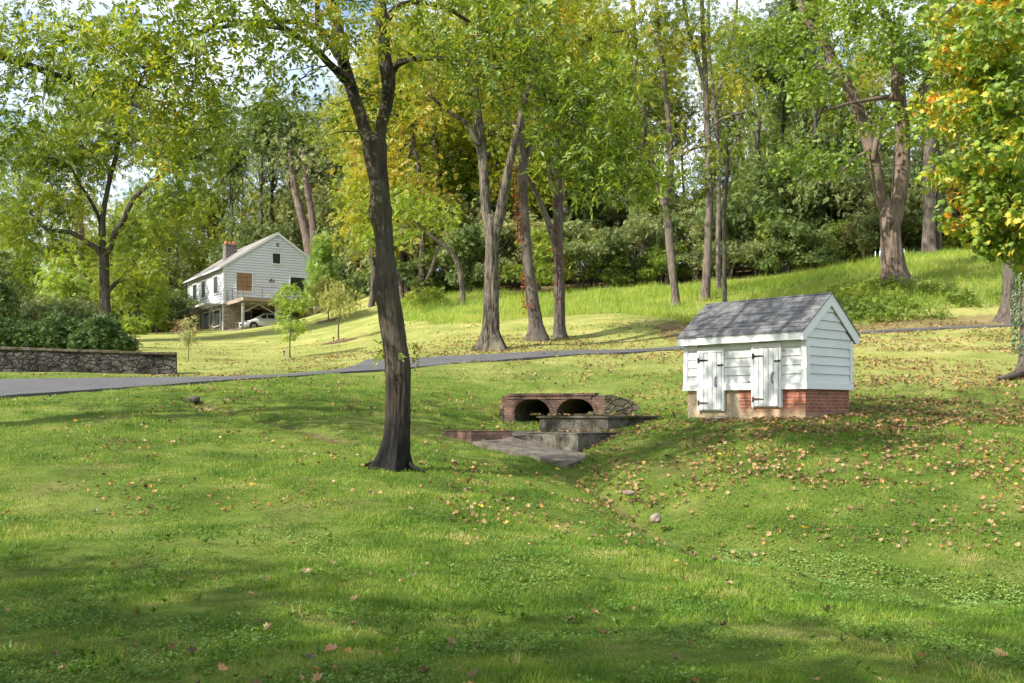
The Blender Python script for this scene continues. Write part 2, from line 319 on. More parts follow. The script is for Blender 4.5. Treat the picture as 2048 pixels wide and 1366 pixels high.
def concretemat(name,light,dark,moss=None,mamt=.6):
    m,nt,out=newmat(name); b=NB(nt); v=b.coord('Object')
    w=b.mapping(v,(5,5,1.2)); f=b.noise(w,1.2,6,.7); g=b.noise(v,30,4,.7); f2=b.noise(v,2.2,5,.7)
    c=b.ramp(f,[(.34,dark),(.64,light)]); c=b.mix(.3,c,b.ramp(g,[(.3,(.05,.05,.045)),(.75,(.6,.57,.5))]))
    c=b.mix(b.ramp(f2,[(.48,0),(.62,.75)]),c,dark)
    if moss:
        c=b.mix(b.ramp(b.noise(v,3.1,6,.75),[(.45,0),(.6,mamt)]),c,moss)
    b.bsdf(c,.92,0,b.bump(b.math('ADD',g,f),.8,.02),out,.15); return m
M['concrete_dark']=concretemat('concrete_dark',(.105,.085,.06),(.02,.017,.012),(.03,.03,.015),.6)
M['concrete_moss']=concretemat('concrete_moss',(.11,.08,.05),(.035,.028,.02),(.075,.062,.014),.9)
M['concrete_apron']=concretemat('concrete_apron',(.145,.108,.078),(.045,.036,.027),(.05,.04,.025),.55)
M['stucco']=concretemat('stucco',(.56,.44,.28),(.40,.30,.18))
M['soil']=simple('soil',(.07,.05,.035),.95,0,.4,4,.6)
M['mulch']=simple('mulch',(.12,.065,.045),.95,0,.5,6,.8)
M['white_paint']=simple('white_paint',(.65,.66,.65),.45,0,.035,2)
def boardmat():
    m,nt,out=newmat('white_board'); b=NB(nt); v=b.coord('Object')
    c=b.ramp(b.noise(v,1.6,5,.6),[(.3,(.55,.56,.545)),(.65,(.64,.65,.645))])
    st=b.noise(b.mapping(v,(9,9,1.1)),1.0,5,.7); c=b.mix(b.ramp(st,[(.55,0),(.75,.35)]),c,(.42,.41,.36))
    gr=b.noise(b.mapping(v,(3,3,60)),1.0,3,.6); c=b.mix(b.ramp(b.noise(v,6,6,.75),[(.6,0),(.74,.3)]),c,(.36,.38,.30))
    b.bsdf(c,.55,0,b.bump(gr,.25,.004),out,.3); return m
M['white_board']=boardmat()
M['house_paint']=simple('house_paint',(.64,.665,.70),.55,0,.05,1)
M['black_iron']=simple('black_iron',(.02,.02,.022),.5,.3,.3,20)
M['rust_iron']=simple('rust_iron',(.10,.06,.045),.7,.2,.6,30)
M['glass_dark']=simple('glass_dark',(.03,.035,.04),.12,0,.3,1)
M['blind_brown']=simple('blind_brown',(.30,.17,.09),.5,0,.12,3)
M['deck_wood']=simple('deck_wood',(.30,.24,.18),.8,0,.2,4)
M['post_grey']=simple('post_grey',(.42,.41,.38),.7,0,.1,3)
M['rail_metal']=simple('rail_metal',(.09,.085,.08),.5,.4,.1,3)
M['terracotta']=simple('terracotta',(.45,.16,.09),.8,0,.15,5)
M['car_paint']=simple('car_paint',(.72,.74,.76),.2,.1,.02,1)
M['tyre']=simple('tyre',(.02,.02,.02),.8,0,.2,6)
M['rim']=simple('rim',(.35,.35,.37),.3,.8,.1,6)
M['lamp_glass']=simple('lamp_glass',(.6,.62,.65),.1,.2,.05,2)
M['tan_wood']=simple('tan_wood',(.36,.27,.18),.8,0,.2,8)
def shinglemat(name,cols,rowh=.125,w=.3):
    m,nt,out=newmat(name); b=NB(nt); v=b.coord('UV')
    br=b.n('ShaderNodeTexBrick'); b.l(v,br.inputs['Vector']); br.inputs['Scale'].default_value=1; br.inputs['Brick Width'].default_value=w; br.inputs['Row Height'].default_value=rowh
    br.inputs['Mortar Size'].default_value=.004; br.inputs['Color1'].default_value=(*cols[0],1); br.inputs['Color2'].default_value=(*cols[1],1); br.inputs['Mortar'].default_value=(*cols[2],1); br.offset=.37
    c=b.mix(.5,br.outputs['Color'],b.ramp(b.noise(v,120,3,.8),[(.3,(.3,.3,.3)),(.7,(.7,.7,.7))]),'OVERLAY')
    c=b.mix(b.ramp(b.noise(v,1.3,5,.6),[(.4,0),(.7,.35)]),c,cols[3])
    b.bsdf(c,.9,0,b.bump(b.math('SUBTRACT',b.noise(v,150,3),br.outputs['Fac']),.5,.01),out,.2); return m
M['shingle']=shinglemat('shingle',((.165,.165,.168),(.09,.09,.093),(.02,.02,.021),(.19,.19,.19)),.118,.26)
M['house_roof']=shinglemat('house_roof',((.24,.22,.20),(.18,.165,.155),(.09,.08,.075),(.27,.25,.22)),.2,.4)

# ------------------------------------------------------------------ small-mesh builder (metres, box-projected UVs)
class MB:
    def __init__(s): s.v=[]; s.f=[]
    def add(s,vs,fs):
        n=len(s.v); s.v+= [tuple(map(float,p)) for p in vs]; s.f+=[tuple(n+i for i in f) for f in fs]; return s
    def box(s,x0,x1,y0,y1,z0,z1):
        return s.add([(x0,y0,z0),(x1,y0,z0),(x1,y1,z0),(x0,y1,z0),(x0,y0,z1),(x1,y0,z1),(x1,y1,z1),(x0,y1,z1)],
                     [(3,2,1,0),(4,5,6,7),(0,1,5,4),(1,2,6,5),(2,3,7,6),(3,0,4,7)])
    def prism(s,poly,axis,a,b):
        """poly: 2D points; axis 'x': (y,z) extruded along x; 'y': (x,z) along y; 'z': (x,y) along z"""
        def m(p,t): return {'x':(t,p[0],p[1]),'y':(p[0],t,p[1]),'z':(p[0],p[1],t)}[axis]
        n=len(poly); vs=[m(p,a) for p in poly]+[m(p,b) for p in poly]
        fs=[tuple(range(n))[::-1],tuple(range(n,2*n))]+[(i,(i+1)%n,n+(i+1)%n,n+i) for i in range(n)]
        return s.add(vs,fs)
    def tube(s,pts,rad,sides=8,cap=True):
        pts=[Vector(p) for p in pts]; n=len(pts); rad=[rad]*n if isinstance(rad,(int,float)) else rad
        base=len(s.v); ref=None
        for i,p in enumerate(pts):
            t=(pts[min(i+1,n-1)]-pts[max(i-1,0)]).normalized()
            if ref is None: ref=Vector((0,0,1)) if abs(t.z)<.8 else Vector((1,0,0))
            a=t.cross(ref).normalized(); bb=a.cross(t).normalized(); ref=bb
            for k in range(sides):
                an=2*math.pi*k/sides; q=p+(a*math.cos(an)+bb*math.sin(an))*rad[i]; s.v.append(tuple(q))
        for i in range(n-1):
            for k in range(sides):
                k2=(k+1)%sides; s.f.append((base+i*sides+k,base+i*sides+k2,base+(i+1)*sides+k2,base+(i+1)*sides+k))
        if cap:
            s.f.append(tuple(base+k for k in range(sides))[::-1]); s.f.append(tuple(base+(n-1)*sides+k for k in range(sides)))
        return s
    def build(s,name,mat,parent=None,local=True,bevel=0,smooth=False,label=None):
        me=bpy.data.meshes.new(name); me.from_pydata(s.v,[],s.f); me.update()
        uv=me.uv_layers.new(name='UVMap')
        for p in me.polygons:
            n=p.normal
            if abs(n.z)>.999: t=Vector((1,0,0)); u=Vector((0,1,0))
            else:
                t=Vector((-n.y,n.x,0)).normalized(); u=n.cross(t).normalized()
                if u.z<0: u=-u; 
                if abs(t.x)>=abs(t.y):
                    if t.x<0: t=-t
                elif t.y<0: t=-t
            for li in p.loop_indices:
                co=me.vertices[me.loops[li].vertex_index].co; uv.data[li].uv=(co.dot(t),co.dot(u) if abs(n.z)>.02 else co.z)
            p.use_smooth=smooth
        me.materials.append(mat)
        o=link(name,me,None,parent,local=True)
        if bevel:
            md=o.modifiers.new('bevel','BEVEL'); md.width=bevel; md.segments=2; md.limit_method='ANGLE'; md.angle_limit=R(35)
        if label: o['label']=label
        return o

# ------------------------------------------------------------------ vegetation machinery
def diamond(o,d,s,L,w,fold=.10,curl=-.06):
    """one folded leaf blade: origin o, direction d, side s; returns 4 verts"""
    o=np.array(o,float); d=np.array(d,float); d/=np.linalg.norm(d); s=np.array(s,float); s-=d*s.dot(d); s/=np.linalg.norm(s); n=np.cross(s,d)
    return [o, o+d*L*.45+s*w+n*L*fold, o+d*L+n*L*curl, o+d*L*.45-s*w+n*L*fold]
def T_single(w=.24): 
    return np.array(diamond((0,0,0),(0,1,0),(1,0,0),1,w)), [(0,1,2),(0,2,3)]
def T_spray(n=7,w=.085,leaf=.42,seed=3,arch=-.12):
    r=np.random.default_rng(seed); V=[];Fc=[]
    for i in range(n):
        t=.12+.8*(i/(n-1)) if n>1 else .3
        side=1 if i%2 else -1
        if i==n-1: d=(0,1,-.15)
        else: d=(side*.9,.75+.3*r.random(),-.25+.3*r.random())
        o=(0,t*.62,arch*t*t)
        k=len(V); V+=diamond(o,d,(d[1],-d[0],.3*r.normal()),leaf*(.8+.35*r.random()),w*(.85+.3*r.random()),.06,-.09*r.random())
        Fc+=[(k,k+1,k+2),(k,k+2,k+3)]
    return np.array(V),Fc
def T_maple():
    a=[(0,0),(.30,.02),(.22,.18),(.52,.34),(.36,.46),(.40,.72),(.18,.66),(0,1.0),(-.18,.66),(-.40,.72),(-.36,.46),(-.52,.34),(-.22,.18),(-.30,.02)]
    V=[(x,y,-.22*abs(x)-.12*y*y) for x,y in a]+[(0,.4,.03)]
    c=len(a); return np.array(V),[(i,(i+1)%c,c) for i in range(c)]
def T_maple_cluster(n=4,seed=5):
    r=np.random.default_rng(seed); v0,f0=T_maple(); V=[];Fc=[]
    for i in range(n):
        a=r.uniform(0,6.28); p=r.uniform(-.9,.2); s=r.uniform(.36,.52)
        ca,sa=math.cos(a),math.sin(a); cp,sp=math.cos(p),math.sin(p)
        q=v0*s; y=q[:,1]*cp-q[:,2]*sp; z=q[:,1]*sp+q[:,2]*cp; q=np.stack([q[:,0],y+.12,z],1)
        q=np.stack([q[:,0]*ca-q[:,1]*sa,q[:,0]*sa+q[:,1]*ca,q[:,2]],1)+np.array([r.normal()*.2,.4*i/n,r.normal()*.15])
        k=len(V); V+=list(q); Fc+=[tuple(k+j for j in f) for f in f0]
    return np.array(V),Fc
def T_hex(n=5): 
    V=[(math.cos(i*6.283/n),math.sin(i*6.283/n),.12*(-1)**i) for i in range(n)]; return np.array(V),[tuple(range(n))]
def T_blade():
    return np.array([(-.5,0,0),(.5,0,0),(.38,.16,.55),(-.38,.16,.55),(0,.55,1.0)]),[(0,1,2,3),(3,2,4)]
def T_needle(n=9,seed=2):
    r=np.random.default_rng(seed); V=[];Fc=[]
    for i in range(n):
        d=np.array((r.normal()*.7,1+.3*r.normal(),r.normal()*.7)); d/=np.linalg.norm(d); s=np.cross(d,(.3,.2,1)); s/=np.linalg.norm(s)
        o=np.array((0,.35*r.random(),0)); k=len(V); V+=[o-s*.03,o+s*.03,o+d*.75]; Fc.append((k,k+1,k+2))
    return np.array(V),Fc
def scatter(tmpl,pos,yaw,pitch,roll,scale):
    V0,F0=tmpl; n=len(pos)
    if n==0: pos=np.zeros((1,3)); yaw=pitch=roll=np.zeros(1); scale=np.full(1,1e-4); n=1
    scale=np.asarray(scale,float)
    sc3=scale if scale.ndim==2 else np.repeat(scale[:,None],3,1)
    v=V0[None]*sc3[:,None,:]
    cr,sr=np.cos(roll)[:,None],np.sin(roll)[:,None]; x=v[...,0]*cr+v[...,2]*sr; z=-v[...,0]*sr+v[...,2]*cr; y=v[...,1]
    cp,sp=np.cos(pitch)[:,None],np.sin(pitch)[:,None]; y,z=y*cp-z*sp,y*sp+z*cp
    cy,sy=np.cos(yaw)[:,None],np.sin(yaw)[:,None]; x,y=x*cy-y*sy,x*sy+y*cy
    W=np.stack([x,y,z],2)+pos[:,None,:]
    ff=np.concatenate([np.array(f) for f in F0]); sz=np.array([len(f) for f in F0]); k=len(V0)
    FF=(ff[None,:]+(np.arange(n)*k)[:,None]).ravel(); SZ=np.tile(sz,n)
    return W.reshape(-1,3),FF,SZ
def merge(parts):
    V=[];Fa=[];S=[];o=0
    for v,f,s in parts: V.append(v); Fa.append(f+o); S.append(s); o+=len(v)
    return np.concatenate(V),np.concatenate(Fa),np.concatenate(S)
def catmull(pts,rad,step):
    pts=np.array(pts,float); rad=np.array(rad,float); out=[];ro=[]
    p=np.vstack([2*pts[0]-pts[1],pts,2*pts[-1]-pts[-2]])
    for i in range(len(pts)-1):
        a,b,c,d=p[i],p[i+1],p[i+2],p[i+3]; n=max(2,int(np.linalg.norm(c-b)/step))
        for k in range(n):
            t=k/n; out.append(.5*((2*b)+(-a+c)*t+(2*a-5*b+4*c-d)*t*t+(-a+3*b-3*c+d)*t**3)); ro.append(rad[i]*(1-t)+rad[i+1]*t)
    out.append(pts[-1]); ro.append(rad[-1]); return np.array(out),np.array(ro)
class TB:
    def __init__(s,seed=1): s.r=np.random.default_rng(seed); s.V=[];s.F=[];s.S=[];s.n=0; s.sk=[]; s.skr=[]; s.L=[]; s.cents=[]
    def tube(s,p,rad,sides,flare=0,lump=0.0,knots=()):
        rph=s.r.uniform(0,6.28,8)
        n=len(p); T=np.gradient(p,axis=0); T/=np.linalg.norm(T,axis=1)[:,None]+1e-9
        ref=np.array((1.,0,0)) if abs(T[0][0])<.7 else np.array((0,1.,0)); rings=[]
        ph=s.r.uniform(0,6.28,4); an=np.arange(sides)*2*math.pi/sides
        for i in range(n):
            b=np.cross(T[i],ref); b/=np.linalg.norm(b)+1e-9; a=np.cross(b,T[i]); ref=a
            rr=np.full(sides,rad[i])
            if lump: 
                h=p[i][2]; rr=rr*(1+lump*(np.sin(an*2+ph[0]+h*1.3)*.4+np.sin(an*3+ph[1]-h*.9)*.35+np.sin(an*7+ph[2]+h*2.1)*.22+np.sin(an*11+ph[3]-h*3.3)*.16))
            if sides>=60:
                h=p[i][2]; rr=rr*(1+.016*np.sin(an*13+rph[0]+1.2*math.sin(h*1.9+rph[1]))+.014*np.sin(an*19+rph[2]+1.6*math.sin(h*2.7+rph[3]))+.012*np.sin(an*27+rph[4]+2*math.sin(h*3.9+rph[5])))
            if flare:
                h=max(0,p[i][2]-p[0][2]-.25); e=math.exp(-h/(rad[0]*1.1+.05)); lob=np.maximum(0,np.sin(an*2.5+ph[1])*.5+np.sin(an*5+ph[2])*.5+.25)
                rr=rr*(1+flare*e*(.35+1.1*lob**1.3))
            for (kz,ka,kr,kw) in knots:
                rr=rr+kr*math.exp(-((p[i][2]-kz)/kw)**2)*np.exp(-((np.angle(np.exp(1j*(an-ka))))/.55)**2)
            rings.append(p[i]+a*(np.cos(an)*rr)[:,None]+b*(np.sin(an)*rr)[:,None])
        V=np.concatenate(rings); i=np.arange(n-1)[:,None]*sides; k=np.arange(sides)[None]; k2=(k+1)%sides
        f=np.stack([i+k,i+k2,i+sides+k2,i+sides+k],2).reshape(-1)+s.n
        s.V.append(V); s.F.append(f); s.S.append(np.full((n-1)*sides,4)); s.n+=len(V)
        s.F.append(np.arange(sides)+s.n-sides); s.S.append(np.array([sides]))
    def stem(s,pts,rad,sides=14,step=.25,flare=0,lump=.08,wig=.03,attach_from=.35,knots=()):
        p,r=catmull(pts,rad,step); n=len(p)
        w=np.cumsum(s.r.normal(0,1,(n,3)),axis=0); w-=np.linspace(0,1,n)[:,None]*w[-1]; w*=wig*step*1.2; w[:,2]*=.2; p=p+w
        s.tube(p,r,sides,flare,lump,knots)
        m=int(n*attach_from); s.sk+=list(p[m:]); s.skr+=list(r[m:]); return p
    def grow(s,cents,rmax=.05,sides=5,rmin=.006,droop=.12,upbias=.5,seg=6):
        cents=np.array(cents,float); SK=np.array(s.sk); SR=np.array(s.skr)
        d=np.array([np.min(((SK-c)**2).sum(1)) for c in cents]); order=np.argsort(d)
        buf=np.zeros((len(SK)+len(cents)*seg,3)); br=np.zeros(len(buf)); buf[:len(SK)]=SK; br[:len(SK)]=SR; m=len(SK)
        for i in order:
            c=cents[i]; q=buf[:m]; dd=np.sqrt(((q-c)**2).sum(1)); dz=c[2]-q[:,2]
            cost=dd+np.where(dz<0,-dz*upbias,-.0)+np.where(br[:m]<.012,.5,0)
            j=int(np.argmin(cost)); a=q[j].copy(); L=dd[j]
            if L<.05: continue
            ra=min(br[j]*.65,rmax,.010+.012*L); rb=rmin
            mid=(a+c)/2+np.array([s.r.normal()*.10*L,s.r.normal()*.10*L,droop*L+s.r.normal()*.04*L])
            t=np.linspace(0,1,seg)[:,None]; p=(1-t)**2*a+2*t*(1-t)*mid+t*t*c
            p[1:-1]+=s.r.normal(0,.02*L,(seg-2,3)); rr=np.linspace(ra,rb,seg)
            s.tube(p,rr,4 if ra<.02 else sides); buf[m:m+seg]=p; br[m:m+seg]=rr; m+=seg
        s.cents=cents
    def leaves(s,tmpl,cents,per,rc,size,flat=.55,pitch=(-.35,.45),roll=.6,jit=.25):
        cents=np.array(cents); n=len(cents)*per
        pos=np.repeat(cents,per,0)+s.r.normal(0,1,(n,3))*np.array((rc,rc,rc*flat))
        s.L.append(scatter(tmpl,pos,s.r.uniform(0,6.283,n),s.r.normal(pitch[0],pitch[1],n),s.r.normal(0,roll,n),size*s.r.uniform(1-jit,1+jit,n)))
    def trunk_mesh(s,name,off): return np_mesh(name,np.concatenate(s.V)-off,np.concatenate(s.F),np.concatenate(s.S),True)
    def crown_mesh(s,name,off):
        v,f,z=merge(s.L); return np_mesh(name,v-off,f,z,False)
def ellip(r,c,rad,n,shell=.45,zmin=None,gap=0.0,seed=0):
    c=np.array(c,float); rad=np.array(rad,float); out=[]
    while len(out)<n:
        v=r.normal(size=(n*2,3)); v/=np.linalg.norm(v,axis=1)[:,None]; u=r.random(n*2)**shell
        q=c+v*rad*u[:,None]
        if gap:
            g=wob(q[:,0]*1.0+q[:,2]*.7,q[:,1]+q[:,2],1.1,seed)+.0; q=q[g<(1.3-gap)]
        if zmin is not None: q=q[q[:,2]>zmin]
        out+=list(q)
    return out[:n]
def finish_tree(tb,name,label,cat,base,bark,leaf,group=None,extra=None):
    base=np.array(base,float); root=thing(name,label,cat,tuple(base),0,group)
    link('trunk',tb.trunk_mesh('trunk',base),M[bark],root,True)
    if tb.L: link('crown',tb.crown_mesh('crown',base),M[leaf],root,True)
    return root
def copy_tree(root,loc,rz=0,s=(1,1,1),label=None,group=None):
    r=root.copy(); COL.objects.link(r); r.location=loc; r.rotation_euler=(0,0,rz); r.scale=s
    if label: r['label']=label
    if group: r['group']=group
    for ch in list(root.children):
        c=ch.copy(); COL.objects.link(c); c.parent=r
        for g in ch.children:
            d=g.copy(); COL.objects.link(d); d.parent=c
    return r
SPR=T_spray(7); SPR2=T_spray(9,.075,.36,8); SPRL=T_spray(5,.10,.48,6,-.2); MAP=T_maple_cluster(4); SING=T_single()
def px_path(D,pts,dD=0.0,zsink=.35):
    """pts: (photo col, row, radius px) seen at depth D, drifting dD in depth towards the tip"""
    out=[];rad=[]
    n=len(pts)
    for i,q in enumerate(pts):
        d=D+dD*i/max(1,n-1) if len(q)<4 else q[3]
        out.append(P(q[0],q[1],d)); rad.append(q[2]*d/F)
    return out,rad

# ------------------------------------------------------------------ ground sheet
def build_ground():
    rings=[0.4]
    while rings[-1]<2600:
        r=rings[-1]; k=.0085 if 3<r<62 else (.016 if r<130 else .05)
        if r<3: k=.06
        rings.append(r*(1+k))
    rings=np.array(rings)
    a=[]; t=-33.
    while t<=33: a.append(t); t+=.22
    while t<327: a.append(t); t+=3.0
    a=np.radians(np.array(a)); A,Rr=np.meshgrid(a,rings); X=np.sin(A)*Rr; Y=np.cos(A)*Rr
    Z=ground(X,Y)
    # the earth is dug out under the culvert barrels
    rel=np.stack([X-CUL_O[0],Y-CUL_O[1]],-1); u=rel@CU; v=rel@CV
    ins=(u>.08)&(u<CUL_L-.05)&(v>-.05)&(v<2.1); Z=np.where(ins,np.minimum(Z,-.42),Z)
    # shallow drainage swale and old washout left of the big tree
    V=np.stack([X,Y,Z],-1); nr,na=X.shape
    V=V.reshape(-1,3); i=np.arange(nr-1)[:,None]*na; k=np.arange(na)[None]; k2=(k+1)%na
    f=np.stack([i+k,i+na+k,i+na+k2,i+k2],2).reshape(-1)[:]
    V=np.vstack([V,[[0,0,gz(0,.3)]]]); c=len(V)-1
    fan=np.stack([np.full(na,c),np.arange(na),(np.arange(na)+1)%na],1).reshape(-1)
    me=np_mesh('ground',V,np.concatenate([f,fan]),np.concatenate([np.full((nr-1)*na,4),np.full(na,3)]),True)
    me.flip_normals() if me.polygons[0].normal.z<0 else None
    x,y=V[:,0],V[:,1]; zr,zg=zones(x,y)
    at=me.color_attributes.new('zone','FLOAT_COLOR','POINT')
    at.data.foreach_set('color',np.stack([zr,zg,np.zeros_like(zr),np.ones_like(zr)],1).astype(np.float32).ravel())
    o=link('ground',me,M['lawn']); o['kind']='structure'; return o
Z_TALL=poly_world([(790,640),(870,652),(960,648),(1100,636),(1230,628),(1340,640),(1400,662),(1560,655),(1700,640),(1800,630),(2060,610)])+\
       [tuple(P(px,0,d)[:2]) for px,d in ((2300,60),(2300,64),(2040,63),(1850,66),(1510,68.5),(1352,70),(1075,70),(850,78),(790,82))]
Z_SOIL=[poly_world([(1700,652),(1860,638),(2060,625),(2060,650),(1860,658),(1700,666)]),
        poly_world([(640,618),(700,585),(760,572),(790,580),(770,590),(700,602),(655,630)]),
        poly_world([(1310,655),(1370,640),(1400,665),(1360,690),(1320,675)])]
Z_LUSH_EDGE=None
def zones(x,y):
    r=np.hypot(x,y)
    n=wob(x,y,2.2,3)*.5+wob(x,y,6.5,4)*.6
    dry=np.clip((y-30+ n*5 + np.clip(x,-2,12)*.9)/12,0,1)*.9
    dry=np.maximum(dry, .35*np.clip(n-.25,0,1)*(y>4))
    tall=inpoly(x,y,Z_TALL); dry=np.where(tall,.75+.25*np.clip(n,0,1),dry)
    g=np.zeros_like(x)
    for z in Z_SOIL: g=np.where(inpoly(x,y,z),np.clip(.6+.35*n,0,1),g)
    woods=np.clip((y-(69+.0*x))/3,0,1)*(x>-8)*(1-tall); g=np.maximum(g,woods*.9)
    g=np.maximum(g,.35*np.clip(wob(x,y,.9,6)-.35,0,1)*(r<24))
    for (line,dep,wd),st in zip(CARVE,(.6,.0,.3,.8)):
        best=np.full(x.shape,1e9)
        for (x1,y1),(x2,y2) in zip(line[:-1],line[1:]):
            t=np.clip(((x-x1)*(x2-x1)+(y-y1)*(y2-y1))/((x2-x1)**2+(y2-y1)**2+1e-9),0,1); best=np.minimum(best,np.hypot(x-x1-t*(x2-x1),y-y1-t*(y2-y1)))
        g=np.maximum(g,st*np.exp(-(best/(wd*.7))**2)*(wob(x,y,.5,3)>-.6))
    return np.clip(dry,0,1),np.clip(g,0,1)
build_ground()
# ------------------------------------------------------------------ driveway
ROAD_LO=[(-330,835),(-160,815),(0,798),(150,787),(300,776),(500,761),(700,747),(850,735),(1000,723),(1180,711),(1360,700),(1440,694),(1560,686),(1700,671),(1850,661),(2060,653),(2300,640)]
ROAD_UP=[(-330,781),(-160,770),(0,763),(150,761),(300,759),(430,757),(560,752),(650,745),(720,730),(735,721),(860,717),(1000,711),(1180,703),(1360,695),(1500,685),(1620,678),(1700,668.5),(1850,658.3),(2060,650.4),(2300,637.5)]
def resample(p,n):
    p=np.array(p); d=np.concatenate([[0],np.cumsum(np.hypot(*np.diff(p,axis=0).T))]); t=np.linspace(0,d[-1],n); return np.stack([np.interp(t,d,p[:,k]) for k in (0,1)],1)
def road():
    lo=np.array([hit(*q)[:2] for q in ROAD_LO]); up=np.array([hit(*q)[:2] for q in ROAD_UP])
    n=170; lo,up=resample(lo,n),resample(up,n)
    for _ in range(3): up[1:-1]=(up[:-2]+up[1:-1]*2+up[2:])/4; lo[1:-1]=(lo[:-2]+lo[1:-1]*2+lo[2:])/4
    lo+=.05*np.stack([wob(lo[:,0],lo[:,1],.5,3),wob(lo[:,0],lo[:,1],.45,5)],1); up+=.06*np.stack([wob(up[:,0],up[:,1],.5,7),wob(up[:,0],up[:,1],.5,8)],1)
    m=14; T=np.linspace(0,1,m); X=lo[:,None,0]*(1-T)+up[:,None,0]*T; Y=lo[:,None,1]*(1-T)+up[:,None,1]*T
    Z=ground(X,Y,False)+.055+.02*np.sin(T*math.pi)
    V=np.stack([X,Y,Z],-1)
    sk0=V[:,:1].copy(); sk0[...,2]-=.22; sk1=V[:,-1:].copy(); sk1[...,2]-=.22
    V=np.concatenate([sk0,V,sk1],1); m+=2; V=V.reshape(-1,3)
    i=np.arange(n-1)[:,None]*m; k=np.arange(m-1)[None]
    f=np.stack([i+k,i+m+k,i+m+k+1,i+k+1],2).reshape(-1)
    me=np_mesh('driveway',V,f,np.full((n-1)*(m-1),4),False); me.flip_normals() if me.polygons[5].normal.z<0 else None
    o=link('driveway',me,M['asphalt']); o['kind']='structure'
    return lo,up
RLO,RUP=road()
ROADPOLY=[tuple(p) for p in RLO]+[tuple(p) for p in RUP[::-1]]

